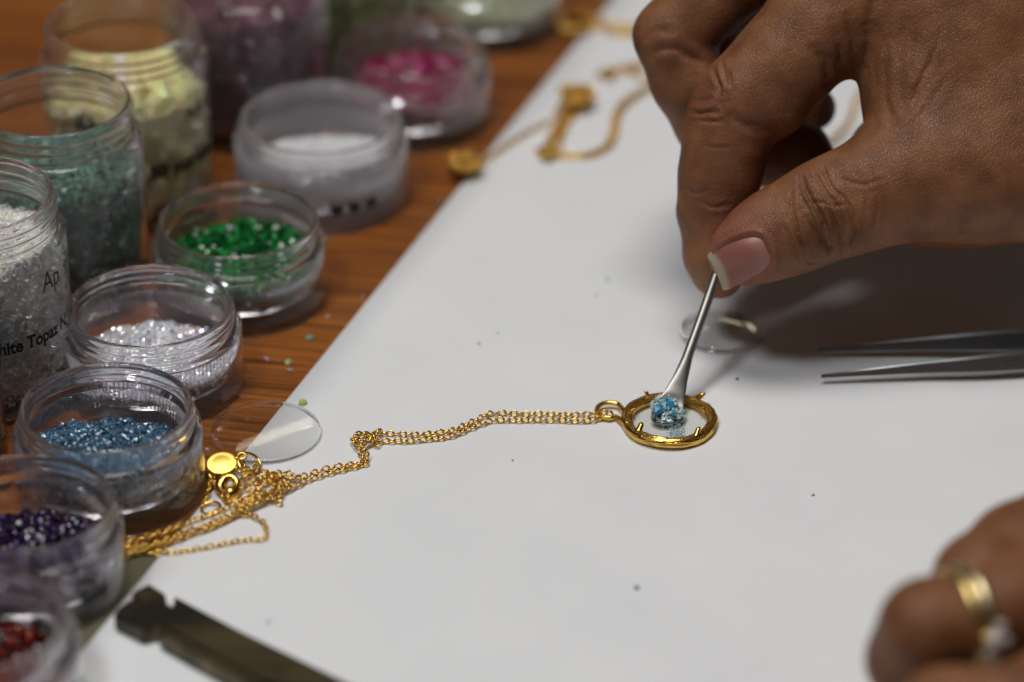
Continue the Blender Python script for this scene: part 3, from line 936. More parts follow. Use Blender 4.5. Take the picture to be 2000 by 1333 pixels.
# ------------------------------------------------------------------ scoop
P0 = vw(1308, 826, -1.5)
axis = [vw(1306, 828, -5.0), vw(1303, 812, -2.4), vw(1309, 793, -1.0), vw(1320, 765, 0.2), vw(1334, 724, 1.6), vw(1350, 676, 3.1), vw(1370, 620, 4.9), vw(1392, 558, 7.0), vw(1412, 500, 8.8), vw(1440, 415, 11.0), vw(1462, 350, 12.5)]
SP = smoothpath(axis, .5)
Ls = np.concatenate([[0], np.cumsum(np.linalg.norm(np.diff(SP, axis=0), axis=1))])
KW = np.array([(0, 1.6), (.7, 2.9), (2.0, 3.75), (4.2, 3.7), (6.0, 3.1), (9, 2.45), (13, 1.75), (18, 1.25), (24, 1.1), (34, 1.15), (60, 1.25)])
KT = np.array([(0, .16), (4.5, .18), (7, .24), (11, .35), (16, .75), (20, .95), (34, 1.0), (60, 1.1)])
w_ = np.interp(Ls, KW[:, 0], KW[:, 1]); t_ = np.interp(Ls, KT[:, 0], KT[:, 1])
cup = np.interp(Ls, [0, 2, 4, 6.5, 9, 60], [.5, 1.25, 1.15, .55, .05, 0])
T = np.gradient(SP, axis=0); T /= np.linalg.norm(T, axis=1)[:, None]
side = np.cross(T, UPV * .2 - FWD); side /= np.linalg.norm(side, axis=1)[:, None]
if side[0] @ RGT < 0: side = -side
nor = np.cross(side, T)
if nor[0] @ FWD > 0: nor = -nor
seg = 22
ca_ = np.cos(np.arange(seg) / seg * 2 * math.pi); sa_ = np.sin(np.arange(seg) / seg * 2 * math.pi)
V = SP[:, None] + side[:, None] * (w_[:, None] * ca_[None])[..., None] + nor[:, None] * (t_[:, None] * sa_[None] + cup[:, None] * (ca_[None] ** 2 - .8))[..., None]
V = V.reshape(-1, 3); k = np.arange(seg); k2 = (k + 1) % seg; n = len(SP)
Q = np.concatenate([np.stack([i * seg + k, i * seg + k2, (i + 1) * seg + k2, (i + 1) * seg + k], 1) for i in range(n - 1)])
V = np.vstack([V, SP[0] - nor[0] * cup[0] * .5, SP[-1]])
Tt = np.concatenate([np.stack([np.full(seg, n * seg), k2, k], 1), np.stack([np.full(seg, n * seg + 1), (n - 1) * seg + k, (n - 1) * seg + k2], 1)])
sp0 = SP[3].copy()
bi = int(np.searchsorted(Ls, 15))
scoop = empty('steel_scoop', sp0)
tag(scoop, 'small steel scoop held between thumb and forefinger over the pendant', 'scoop')
cut = bi * seg
qb = Q[(Q.max(1) < cut + seg)]; qh = Q[(Q.min(1) >= cut)]
mesh_np('scoop_blade', V - sp0, [qb, Tt[:seg]], M_STEEL, scoop)
mesh_np('handle', V - sp0, [qh, Tt[seg:]], M_STEEL, scoop)
# crystals heaped in the scoop
i0 = int(np.searchsorted(Ls, 3.2))
ctr = SP[i0]
n = 900
d = RNG.normal(size=(n, 3)); d /= np.linalg.norm(d, axis=1)[:, None]
rr_ = RNG.uniform(0.2, 1, n) ** .5
G = ctr + side[i0] * (d[:, 0] * rr_ * 3.7)[:, None] + T[i0] * (d[:, 1] * rr_ * 3.5 + 1.0)[:, None] + nor[i0] * (np.abs(d[:, 2]) * rr_ * 2.9 * (1 - .12 * d[:, 0]) - .6)[:, None]
kc = RNG.random(n)
G[n // 2:] += side[i0] * .9 - T[i0] * .8 - nor[i0] * .7
G[:n // 5] += T[i0] * 1.0 - side[i0] * .5
Cc = np.where(kc[:, None] < .12, np.array([[.07, .30, .46]]), np.where(kc[:, None] < .5, np.array([[.34, .58, .64]]), np.array([[.72, .82, .82]]))) * RNG.uniform(.7, 1.15, (n, 1))
V, F, C = grains(G, RNG.uniform(.28, .62, n), Cc, 'oct', .35)
bigp = np.array([ctr + side[i0] * x_ + T[i0] * y_ + nor[i0] * 1.75 for x_, y_ in ((-2.3, -.5), (.3, 1.3), (-.9, 2.8), (1.4, -1.0))])
V2, F2, C2 = grains(bigp, np.array([1.5, 1.35, .8, .75]), np.tile([.03, .27, .50], (4, 1)), 'ico', .15)
Vj, Fj = join((V, F), (V2, F2))
o = mesh_np('blue_crystal_heap', Vj - ctr, Fj, crystal('turquoise_crystal', .14, .08), smooth=False, color=np.vstack([C, C2]), origin=ctr)
tag(o, 'small heap of turquoise and clear crystals piled on the scoop tip', 'crystals', None, 'stuff')
# dust fallen on the pendant glass
n = 130
q0 = pt(1318, 845, 2.0)
G = np.stack([q0[0] + RNG.normal(size=n) * 1.3 + .2, q0[1] + RNG.normal(size=n) * 1.7, np.full(n, PZT + .05 + 1.35 + .12)], 1)
V, F, C = grains(G, RNG.uniform(.10, .26, n), np.tile([.30, .55, .62], (n, 1)) * RNG.uniform(.6, 1.2, (n, 1)), 'oct', .3)
o = mesh_np('crystal_dust', V - q0, F, crystal('pale_dust', .3, .2), smooth=False, color=C, origin=q0)
tag(o, 'pale turquoise dust fallen on the pendant glass', 'dust', None, 'stuff')

# ------------------------------------------------------------------ flecks
FLECK = [(1187, 547, 'p', (.45, .70, .62), .55), (1165, 578, 'p', (.6, .62, .6), .5), (972, 652, 'p', (.45, .68, .60), .5), (935, 672, 'p', (.6, .64, .6), .45), (1440, 742, 'p', (.04, .03, .03), .5), (1588, 968, 'p', (.25, .25, .25), .4), (1243, 1150, 'p', (.35, .35, .36), .55), (524, 1217, 'p', (.45, .45, .46), .5), (1001, 900, 'p', (.5, .5, .5), .35), (591, 789, 'p', (.40, .55, .18), .9),
         (521, 703, 't', (.6, .35, .5), .65), (563, 711, 't', (.32, .40, .18), .85), (566, 726, 't', (.4, .42, .5), .8), (605, 663, 't', (.20, .33, .25), .8), (862, 396, 't', (.10, .22, .20), .9), (708, 583, 't', (.25, .35, .25), .6), (640, 620, 't', (.45, .4, .35), .5), (405, 880, 't', (.6, .6, .6), .5)]
FL_LABEL = {(1187, 547): 'tiny mint green fleck on the paper beside the forefinger, upper of a pair', (1165, 578): 'tiny pale grey fleck on the paper beside the forefinger, lower of a pair',
            (972, 652): 'tiny mint fleck in the middle of the paper, upper of a pair', (935, 672): 'tiny grey green fleck in the middle of the paper, lower of a pair',
            (1440, 742): 'tiny black fleck on the paper between the watch glass and tweezers tip', (1588, 968): 'tiny dark grey fleck on the paper beyond the ring hand',
            (1243, 1150): 'tiny grey fleck on the paper nearest the ring hand and the picture bottom', (524, 1217): 'tiny grey fleck on the paper above the notched bar tool',
            (1001, 900): 'tiny grey fleck on the paper just below the necklace chain', (591, 789): 'leaf green fleck resting against the rim of the flat glass disc',
            (521, 703): 'pink fleck on the wood beside the colourless bead jar', (563, 711): 'olive green fleck on the wood between bead jar and paper edge',
            (566, 726): 'blue grey fleck on the wood just below the olive fleck', (605, 663): 'dull green fleck on the wood close to the paper edge',
            (862, 396): 'dark green fleck on the wood near the small gold heap', (708, 583): 'grey green fleck on the wood touching the paper edge by the green bead jar',
            (640, 620): 'pale tan fleck on the wood below the emerald bead jar', (405, 880): 'whitish fleck on the wood between the blue crystal jar and oval gold tag'}
for u, v, w, c, s_ in FLECK:
    q0 = pt(u, v, PZT if w == 'p' else 0.0); q0[2] += s_ * .45
    V, F, C = grains(np.zeros((1, 3)), np.array([s_]), np.array([c]), 'ico', .45)
    V[:, 2] *= .7
    o = mesh_np('crystal_fleck', V, F, M_CHIP, smooth=False, color=C, origin=q0)
    tag(o, FL_LABEL[(u, v)], 'fleck', 'stray flecks on the paper' if w == 'p' else 'stray flecks on the wood')

# ------------------------------------------------------------------ tweezers
def tweezer_arm(tip, mid, end, z, hmid, hend, lean):
    """one sprung arm lying on its edge: a tapering blade."""
    a0, a1, a2 = pt(*tip, z + .2), pt(*mid, z + hmid / 2), pt(*end, z + hend / 2)
    P = smoothpath([a0, .5 * (a0 + a1) + [0, 0, .2], a1, a2], 1.0)
    s_ = np.linspace(0, 1, len(P))
    hh = np.interp(s_, [0, .05, .42, 1], [.42, .6, hmid / 2, hend / 2])
    th = np.interp(s_, [0, .05, .3, 1], [.42, .5, .7, .75])
    T_ = np.gradient(P, axis=0); T_ /= np.linalg.norm(T_, axis=1)[:, None]
    up = np.array([0, lean, 1.0]); up /= np.linalg.norm(up)
    ac = np.cross(T_, up); ac /= np.linalg.norm(ac, axis=1)[:, None]
    ring = [(-.55, 1), (.55, 1), (1, .62), (1, -.8), (.6, -1), (-.6, -1), (-1, -.8), (-1, .62)]   # bevelled blade
    V_ = np.stack([P + ac * (th * x_)[:, None] + up * (hh * y_)[:, None] for x_, y_ in ring], 1).reshape(-1, 3)
    g = len(ring); k_ = np.arange(g); kk = (k_ + 1) % g
    Q_ = np.concatenate([np.stack([i * g + k_, i * g + kk, (i + 1) * g + kk, (i + 1) * g + k_], 1) for i in range(len(P) - 1)])
    V_ = np.vstack([V_, P[0], P[-1]])
    T2 = np.concatenate([np.stack([np.full(g, len(P) * g), kk, k_], 1), np.stack([np.full(g, len(P) * g + 1), (len(P) - 1) * g + k_, (len(P) - 1) * g + kk], 1)])
    return V_, [Q_, T2], P, ac, up


tw = empty('tweezers', pt(1800, 715, PZT))
TO = np.array(tw.location) / MM
tag(tw, 'pair of fine grey steel tweezers lying open on the paper in the hand shadow', 'tweezers')
V, F, Pf, acf, upf = tweezer_arm((1604, 735), (2000, 704), (2480, 655), 2.6, 4.9, 6.2, .45)
mesh_np('arm', V - TO, F, M_DSTEEL, tw, smooth=False)
V, F, Pb, acb, upb = tweezer_arm((1598, 684), (2000, 664), (2480, 646), 2.6, 5.4, 6.2, .45)
mesh_np('arm', V - TO, F, M_DSTEEL, tw, smooth=False)
pj = pt(2480, 651, 5.5) - TO
V, F = tube(np.array([pj + [0, 0, 0], pj + [14, .5, 0], pj + [16, .6, 0]]), [2.6, 2.3, 1.0], 12)
mesh_np('joint', V, F, M_DSTEEL, tw)
V, F = text_mesh('ROSTFREI', 2.3, 0.01)
i1 = int(np.argmin(np.abs((Pf @ RGT) - pt(1962, 704, 5)[0])))
dT = Pf[min(i1 + 12, len(Pf) - 1)] - Pf[i1]; dT /= np.linalg.norm(dT)
face = acf[i1] if acf[i1] @ FWD < 0 else -acf[i1]
base = Pf[i1] + face * .76 - upf * 1.1
me = bpy.data.meshes.new('engraved_text')
me.from_pydata([tuple((base + dT * v[0] + upf * v[1] - TO) * MM) for v in V], [], F); me.materials.append(M_ENGR)
o = bpy.data.objects.new('engraved_text', me); COL.objects.link(o); o.parent = tw

# ------------------------------------------------------------------ notched bar tool
ztool = 5.0
outl = [(232, 1186), (252, 1171), (274, 1172), (276, 1166), (256, 1163), (262, 1154), (291, 1140), (322, 1159), (327, 1181), (338, 1184), (341, 1164), (470, 1232), (690, 1338), (900, 1440), (860, 1520), (640, 1430), (455, 1318), (318, 1240), (309, 1230), (328, 1222), (300, 1222), (279, 1228), (222, 1199)]
poly = [tuple(pt(u, v, ztool)[:2]) for u, v in outl]
org = pt(400, 1240, PZT)
tool = empty('notched_bar', org)
tag(tool, 'dark bronzed metal bar tool with a notched end lying on the paper corner', 'tool')


def bevel_slab(name, poly, z0, z1, bev, mat, parent, org):
    import bmesh
    bm = bmesh.new()
    vs = [bm.verts.new(((x - org[0]) * MM, (y - org[1]) * MM, (z0 - org[2]) * MM)) for x, y in poly]
    f = bm.faces.new(vs)
    r_ = bmesh.ops.extrude_face_region(bm, geom=[f])
    bmesh.ops.translate(bm, vec=(0, 0, (z1 - z0) * MM), verts=[v for v in r_['geom'] if isinstance(v, bmesh.types.BMVert)])
    bmesh.ops.recalc_face_normals(bm, faces=bm.faces)
    bmesh.ops.bevel(bm, geom=[e for e in bm.edges], offset=bev * MM, segments=2, affect='EDGES', clamp_overlap=True)
    me = bpy.data.meshes.new(name); bm.to_mesh(me); bm.free()
    me.materials.append(mat)
    o = bpy.data.objects.new(name, me); COL.objects.link(o); o.parent = parent
    return o


bevel_slab('bar', poly, PZT + .3, ztool, .25, M_TOOL, tool, org)
# raised rib along the middle of the bar
rb = [(322, 1225), (345, 1215), (700, 1393), (860, 1475), (840, 1500), (660, 1410)]
bevel_slab('rib', [tuple(pt(u, v, ztool)[:2]) for u, v in rb], ztool - .3, ztool + .45, .15, M_TOOL, tool, org)


# ------------------------------------------------------------------ hands
def surface_nets(F, o, h):
    nx, ny, nz = F.shape
    S = F < 0
    cnt = np.zeros((nx - 1, ny - 1, nz - 1), np.int8)
    for i in (0, 1):
        for j in (0, 1):
            for k in (0, 1):
                cnt += S[i:nx - 1 + i, j:ny - 1 + j, k:nz - 1 + k]
    act = (cnt > 0) & (cnt < 8)
    I = np.argwhere(act)
    vid = np.full(act.shape, -1, np.int32); vid[act] = np.arange(len(I))
    cr = [(i, j, k) for i in (0, 1) for j in (0, 1) for k in (0, 1)]
    val = np.stack([F[I[:, 0] + i, I[:, 1] + j, I[:, 2] + k] for i, j, k in cr], 1)
    acc = np.zeros((len(I), 3)); n = np.zeros(len(I))
    for a in range(8):
        for b in range(a + 1, 8):
            if sum(abs(x - y) for x, y in zip(cr[a], cr[b])) != 1: continue
            m = (val[:, a] < 0) != (val[:, b] < 0)
            t = val[:, a] / (val[:, a] - val[:, b] + 1e-12)
            pa, pb = np.array(cr[a], float), np.array(cr[b], float)
            acc[m] += (pa + (pb - pa) * t[m, None]); n[m] += 1
    V = (I + acc / n[:, None]) * h + o
    Q = []
    for ax in range(3):
        sl0 = [slice(None)] * 3; sl1 = [slice(None)] * 3
        sl0[ax] = slice(0, -1); sl1[ax] = slice(1, None)
        A, B = S[tuple(sl0)], S[tuple(sl1)]
        E = np.argwhere(A != B)
        b, c = (ax + 1) % 3, (ax + 2) % 3
        ok = (E[:, b] > 0) & (E[:, c] > 0) & (E[:, b] < F.shape[b] - 1) & (E[:, c] < F.shape[c] - 1)
        E = E[ok]
        def cell(db, dc):
            C = E.copy(); C[:, b] -= db; C[:, c] -= dc
            return vid[C[:, 0], C[:, 1], C[:, 2]]
        q = np.stack([cell(1, 1), cell(0, 1), cell(0, 0), cell(1, 0)], 1)
        ins = A[E[:, 0], E[:, 1], E[:, 2]]
        q[~ins] = q[~ins][:, ::-1]
        Q.append(q)
    Q = np.concatenate(Q)
    return V, Q[(Q >= 0).all(1)]


def smin(a, b, k):
    h = np.clip(.5 + .5 * (b - a) / k, 0, 1)
    return b + (a - b) * h - k * h * (1 - h)


def sculpt(groups, palm, vox, kp, kg, lo, hi):
    """groups: lists of capsules in view axes (x right, y up, d away); palm: capsules blended into every group."""
    lo, hi = np.asarray(lo, float), np.asarray(hi, float)
    dims = np.ceil((hi - lo) / vox).astype(int) + 1
    ax = [lo[i] + vox * np.arange(dims[i]) for i in range(3)]

    def field(caps, k):
        Fd = np.full(dims, 30.0, np.float32)
        for a, b, ra, rb, sd in caps:
            rm = max(ra, rb) + k + 2
            l_ = np.minimum(a, b) - rm; h_ = np.maximum(a, b) + rm
            s_ = [slice(max(0, int((l_[i] - lo[i]) / vox)), max(0, min(dims[i], int((h_[i] - lo[i]) / vox) + 2))) for i in range(3)]
            if any(x.stop <= x.start for x in s_): continue
            X = (ax[0][s_[0]] - a[0]).astype(np.float32)[:, None, None]; Y = (ax[1][s_[1]] - a[1]).astype(np.float32)[None, :, None]; Z = ((ax[2][s_[2]] - a[2]) / sd).astype(np.float32)[None, None, :]
            v = b - a; v = np.array([v[0], v[1], v[2] / sd], np.float32)
            t = np.clip((X * v[0] + Y * v[1] + Z * v[2]) / max(float(v @ v), 1e-6), 0, 1)
            dd = np.sqrt((X - t * v[0]) ** 2 + (Y - t * v[1]) ** 2 + (Z - t * v[2]) ** 2) - (ra + (rb - ra) * t)
            Fd[tuple(s_)] = smin(Fd[tuple(s_)], dd, k)
        return Fd
    Fp = field(palm, kp)
    out = None
    for g, k in groups:
        Fg = smin(field(g, k), Fp, kp * .8)
        out = Fg if out is None else smin(out, Fg, kg)
    return surface_nets(out, lo, vox)


def relax(V, Q, it, lam=.5):
    E = np.concatenate([Q[:, [0, 1]], Q[:, [1, 2]], Q[:, [2, 3]], Q[:, [3, 0]]])
    n = len(V); deg = np.bincount(E[:, 0], minlength=n) + np.bincount(E[:, 1], minlength=n)
    for _ in range(it):
        S_ = np.stack([np.bincount(E[:, 0], V[E[:, 1], i], n) + np.bincount(E[:, 1], V[E[:, 0], i], n) for i in range(3)], 1)
        V = V + lam * (S_ / deg[:, None] - V)
    return V


def J(u, v, d):
    """photo pixel + depth -> view axes in mm (x right, y up, d behind the plane of focus)."""
    k = FOCUS + d
    return np.array([(u - 1000.0) / FPX * k, (666.5 - v) / FPX * k, d])


def chain(*js, sd=1.0):
    return [(J(*a[:3]), J(*b[:3]), a[3], b[3], sd) for a, b in zip(js, js[1:])]


def to_world(V):
    return CAM + V[:, :1] * RGT + V[:, 1:2] * UPV + (V[:, 2:3] + FOCUS) * FWD


def px_of(V):
    k = V[:, 2] + FOCUS
    return 1000.0 + V[:, 0] / k * FPX, 666.5 - V[:, 1] / k * FPX


def seg_dist(U, Vv, line):
    best = np.full(len(U), 1e9)
    for (x0, y0), (x1, y1) in zip(line, line[1:]):
        dx, dy = x1 - x0, y1 - y0
        t = np.clip(((U - x0) * dx + (Vv - y0) * dy) / (dx * dx + dy * dy), 0, 1)
        best = np.minimum(best, np.hypot(U - x0 - t * dx, Vv - y0 - t * dy))
    return best


def normals(V, Q):
    n = np.cross(V[Q[:, 2]] - V[Q[:, 0]], V[Q[:, 3]] - V[Q[:, 1]])
    N = np.stack([sum(np.bincount(Q[:, j], n[:, i], len(V)) for j in range(4)) for i in range(3)], 1)
    return N / (np.linalg.norm(N, axis=1)[:, None] + 1e-12)


def subdivide(V, Q):
    """one Catmull-Clark step through Blender."""
    me = bpy.data.meshes.new('tmp'); me.from_pydata(V.tolist(), [], Q.tolist()); me.update()
    o = bpy.data.objects.new('tmp', me); COL.objects.link(o)
    md = o.modifiers.new('s', 'SUBSURF'); md.levels = 1; md.render_levels = 1
    dg = bpy.context.evaluated_depsgraph_get(); dg.update()
    m2 = bpy.data.meshes.new_from_object(o.evaluated_get(dg))
    V2 = np.empty(len(m2.vertices) * 3, np.float32); m2.vertices.foreach_get('co', V2)
    Q2 = np.empty(len(m2.loops), np.int32); m2.loops.foreach_get('vertex_index', Q2)
    bpy.data.objects.remove(o); bpy.data.meshes.remove(m2); bpy.data.meshes.remove(me)
    return V2.reshape(-1, 3).astype(float), Q2.reshape(-1, 4)


SKIN = np.array([0.232, 0.101, 0.045])

# --- the hand that holds the scoop
thumb = chain((1480, 478, 6, 7.0), (1560, 445, 8, 8.8), (1625, 422, 10, 9.8), (1700, 385, 15, 10.5)) + \
    chain((1437, 498, .5, 6.6), (1470, 480, 0, 8.6), (1512, 458, -.3, 10.0), (1560, 438, -.3, 10.6), (1612, 412, -.8, 11.4), (1668, 390, -.5, 12.0), (1740, 362, 0, 13.2), (1840, 328, 2, 15.5), sd=.80)  # first chain: unseen bulk behind the thumb, added to block lamp light
index = chain((1404, 536, 16.5, 5.9), (1399, 500, 16, 7.2), (1393, 410, 14, 8.1), (1405, 345, 12, 9.2), (1420, 270, 9.5, 9.9), (1436, 212, 8.5, 10.2), sd=.95) + \
    chain((1436, 212, 8.5, 10.0), (1480, 178, 7, 11.2), (1535, 120, 6, 11.6), (1600, 50, 6, 12.6), (1690, -40, 8, 14.5), sd=.95) + \
    [(J(1500, 195, 6), J(1515, 200, 6.5), 8.2, 7.6, 1.0)]
middle = chain((1590, 352, 30, 7.0), (1565, 300, 31, 6.9)) + chain((1560, 296, 31, 6.6), (1500, 300, 31, 7.4), (1415, 285, 30, 7.8), (1390, 240, 27, 8.4), (1345, 160, 24, 8.6), (1312, 72, 22, 8.6), sd=1.0) + \
    chain((1312, 72, 22, 8.5), (1370, 10, 21, 9.2), (1450, -60, 20, 10.0), (1620, -150, 20, 12.5), sd=1.0)  # first chain: unseen fingertip bulk, added behind the thumb to block lamp light
ring = chain((1588, 212, 48, 5.6), (1530, 220, 50, 6.6), (1440, 200, 48, 7.4), (1390, 110, 44, 8.0), (1370, 30, 40, 8.4), (1480, -70, 36, 9.5), (1650, -160, 34, 12), sd=1.0)
pinky = chain((1600, 90, 62, 5.6), (1530, 100, 64, 6.2), (1470, 40, 60, 7.0), (1470, -40, 54, 7.4), (1560, -110, 48, 8.5), (1700, -170, 44, 11), sd=1.0)
palm = chain((1800, -30, 7, 14), (1792, 60, 7, 12.2), (1800, 170, 6, 12.4), (1812, 270, 4, 13.4), sd=.9) + \
    chain((1840, 328, 2, 15.3), (1930, 325, 5, 16.0), (2060, 300, 10, 19), (2250, 240, 18, 25), sd=.9) + \
    chain((1740, -60, 9, 15), (1900, 30, 9, 18), (2060, 110, 14, 21), (2250, 180, 22, 26), sd=.9) + \
    chain((1880, 150, 6, 16), (1960, 230, 7, 16), (2100, 240, 14, 22), sd=.85) + \
    chain((1660, -170, 22, 13), (1850, -130, 26, 17), (2100, 20, 30, 24), (2300, 160, 30, 27), sd=1.0) + \
    chain((1700, -190, 40, 12), (1880, -140, 46, 15), (2100, 40, 48, 19), (2300, 180, 40, 24), sd=1.0) + \
    chain((1690, 374, 20, 8.5), (1765, 322, 25, 12.0), (1900, 300, 26, 15)) + \
    chain((1700, 378, 12, 10.5), (1850, 355, 20, 14), (2050, 320, 28, 19)) + \
    chain((2250, 210, 24, 25.5), (2420, 225, 29, 26.5), sd=1.0)  # chains without sd: unseen flesh added to block light through the thumb gap
lo_ = J(1195, 640, 0); hi_ = J(2480, -300, 0)
V, Q = sculpt([(thumb, 2.5), (index, 3.0), (middle, 3.0), (ring, 3.0), (pinky, 3.0)], palm, .64, 7.0, .7, (lo_[0], lo_[1], -24), (hi_[0], hi_[1], 88))
V = relax(V, Q, 3)
V, Q = subdivide(V, Q)
N = normals(V, Q)
U_, V_ = px_of(V)
front = np.clip(-N[:, 2] * 1.6, 0, 1)
disp = np.zeros(len(V))
WU = U_ + 4.0 * np.sin(V_ * .060 + U_ * .03) + 2.0 * np.sin(V_ * .13 - U_ * .09 + 1)
WV = V_ + 4.0 * np.sin(U_ * .055 - V_ * .03 + 2) + 2.0 * np.sin(U_ * .12 + V_ * .08)
MOD = .8 + .35 * np.sin(U_ * .13 + V_ * .09) * np.sin(V_ * .15 - U_ * .07 + 1.5)
CREASE = [  # (pixel line, depth mm, half width px, farthest d)
    ([(1546, 380), (1550, 421), (1559, 460), (1575, 496)], .50, 4.5, 6), ([(1532, 440), (1544, 475), (1566, 511)], .38, 4.5, 6),
    ([(1564, 350), (1582, 383), (1595, 410), (1609, 439), (1612, 450)], .65, 5.5, 8), ([(1577, 428), (1589, 455), (1609, 475), (1622, 487), (1626, 502)], .70, 5.5, 6),
    ([(1604, 326), (1627, 365), (1652, 394), (1667, 426), (1674, 455), (1656, 482)], .42, 4.5, 8), ([(1618, 412), (1634, 442), (1645, 466), (1648, 492)], .70, 5.5, 6),
    ([(1580, 400), (1600, 396), (1628, 402), (1650, 398)], .25, 4, 6), ([(1700, 330), (1712, 370), (1716, 420), (1706, 450)], .18, 5, 8), ([(1680, 330), (1692, 372), (1690, 430)], .16, 5, 8),
    ([(1640, 345), (1662, 360), (1690, 362), (1720, 350)], .22, 5, 8),
    ([(1388, 130), (1400, 147), (1407, 168), (1404, 182)], .55, 5, 12), ([(1408, 120), (1416, 145), (1424, 165)], .30, 4.5, 12), ([(1352, 221), (1370, 223), (1397, 219)], .60, 5, 16), ([(1360, 200), (1378, 196), (1395, 190)], .25, 5, 16),
    ([(1432, 228), (1460, 245), (1495, 257), (1535, 252)], .70, 7, 14), ([(1372, 285), (1400, 292), (1430, 288)], .15, 5, 16),
    ([(1590, 98), (1612, 122), (1622, 165)], .6, 7, 20), ([(1628, 45), (1640, 85), (1642, 130)], .55, 7, 20), ([(1655, 35), (1664, 75), (1668, 110)], .4, 6, 20), ([(1700, 55), (1693, 100), (1690, 150)], .5, 7, 12),
    ([(1272, 108), (1290, 97), (1325, 97), (1360, 117), (1380, 128)], .7, 7, 30), ([(1262, 70), (1285, 60), (1310, 62)], .25, 6, 30),
    ([(1767, 45), (1758, 100), (1757, 160), (1763, 210)], .38, 7, 12), ([(1735, 80), (1728, 130), (1730, 190), (1742, 235)], .45, 7, 12), ([(1821, 108), (1799, 162), (1781, 207), (1731, 255)], .30, 6, 12), ([(1850, 150), (1820, 200), (1790, 235), (1745, 262)], .22, 6, 12), ([(1800, 60), (1788, 110), (1776, 150)], .22, 6, 12), ([(1840, 60), (1815, 120), (1790, 180)], .15, 5, 12), ([(1712, 60), (1708, 120), (1712, 200)], .3, 6, 12),
    ([(1372, 398), (1395, 404), (1420, 400)], .3, 5, 20), ([(1335, 372), (1360, 378), (1385, 372)], .2, 5, 20)]
CREASE += [([(1700, 255), (1745, 225), (1800, 180), (1850, 120)], .22, 9, 12), ([(1690, 60), (1700, 30), (1715, -10)], .5, 9, 14),
           ([(1556, 350), (1566, 385), (1584, 420), (1596, 452), (1612, 470)], .35, 4.5, 8), ([(1590, 338), (1612, 372), (1632, 400), (1650, 440), (1652, 470)], .32, 4.5, 8),
           ([(1568, 500), (1585, 512), (1610, 512)], .25, 4.5, 6), ([(1540, 400), (1542, 425), (1552, 450)], .25, 4.2, 6),
           ([(1395, 108), (1398, 130), (1396, 150)], .25, 4.5, 14), ([(1420, 135), (1428, 155), (1432, 178)], .22, 4.5, 14), ([(1362, 238), (1385, 240), (1412, 236)], .25, 4.5, 16)]
for ln, dep, wd, dmax in CREASE:
    near = (U_ > min(x for x, _ in ln) - 40) & (U_ < max(x for x, _ in ln) + 40) & (V_ > min(y for _, y in ln) - 40) & (V_ < max(y for _, y in ln) + 40) & (V[:, 2] < dmax)
    I = np.nonzero(near)[0]
    fine = wd < 6
    k_ = .45 if fine else .25
    ds = seg_dist(U_[I] + k_ * (WU[I] - U_[I]), V_[I] + k_ * (WV[I] - V_[I]), ln)
    wd, dep = (wd * .8, dep * 1.2) if fine else (wd * 1.15, dep * .8)
    # a crease fades out towards both its ends
    e0 = np.hypot(U_[I] - ln[0][0], V_[I] - ln[0][1]); e1 = np.hypot(U_[I] - ln[-1][0], V_[I] - ln[-1][1])
    fade = np.clip(np.minimum(e0, e1) / 16.0 + .15, 0, 1)
    disp[I] += front[I] * fade * (.5 + .5 * MOD[I]) * (-dep * np.exp(-(ds / wd) ** 2) + .30 * dep * np.exp(-((ds - 2.3 * wd) / (1.3 * wd)) ** 2))
# nail plate sits in a shallow bed with raised walls
NAIL = np.array([(1387, 494), (1411, 571), (1516, 520), (1479, 453)], float)
cn = NAIL.mean(0); exn = (NAIL[2] + NAIL[3] - NAIL[0] - NAIL[1]) / 2; ln_ = np.linalg.norm(exn); exn /= ln_
eyn = np.array([-exn[1], exn[0]])
wn = np.linalg.norm(NAIL[1] - NAIL[0]) / 2
sx = ((U_ - cn[0]) * exn[0] + (V_ - cn[1]) * exn[1]) / (ln_ / 2); sy = ((U_ - cn[0]) * eyn[0] + (V_ - cn[1]) * eyn[1]) / wn
rn = (np.abs(np.clip(sx, -3, 3)) ** 3.2 + np.abs(np.clip(sy, -3, 3)) ** 3.2) ** (1 / 3.2)
onth = (V[:, 2] < 6) & (front > .05)
disp += onth * (-.45 * np.clip((1.06 - rn) / .16, 0, 1) + .55 * np.exp(-((rn - 1.20) / .11) ** 2) * np.clip((sx + .9) / .5, 0, 1))
# gentle irregularity of flesh
for f_, a_ in ((.21, .12), (.5, .05)):
    disp += a_ * np.sin(V[:, 0] * f_ + 1.3 * np.sin(V[:, 1] * f_ * 1.3)) * np.cos(V[:, 1] * f_ * .9 + V[:, 2] * f_)
Vb = V.copy()
V = V + N * disp[:, None]
# complexion
C = np.tile(SKIN, (len(V), 1))
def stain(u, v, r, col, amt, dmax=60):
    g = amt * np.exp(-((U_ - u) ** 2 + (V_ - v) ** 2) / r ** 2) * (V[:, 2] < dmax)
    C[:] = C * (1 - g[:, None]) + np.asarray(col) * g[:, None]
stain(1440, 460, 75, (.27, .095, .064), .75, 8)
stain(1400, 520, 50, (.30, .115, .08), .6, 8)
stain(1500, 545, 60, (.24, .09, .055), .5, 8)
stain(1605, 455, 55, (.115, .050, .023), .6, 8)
stain(1365, 560, 35, (.36, .22, .10), .7)
stain(1400, 585, 40, (.30, .09, .045), .6)
stain(1480, 270, 60, (.22, .08, .045), .5)
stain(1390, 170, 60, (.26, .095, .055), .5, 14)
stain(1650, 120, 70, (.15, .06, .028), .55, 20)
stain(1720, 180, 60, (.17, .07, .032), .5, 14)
stain(1800, 330, 90, (.26, .115, .055), .35, 14)
stain(1260, 60, 50, (.22, .10, .055), .5)
stain(1420, 190, 50, (.20, .085, .04), .5)
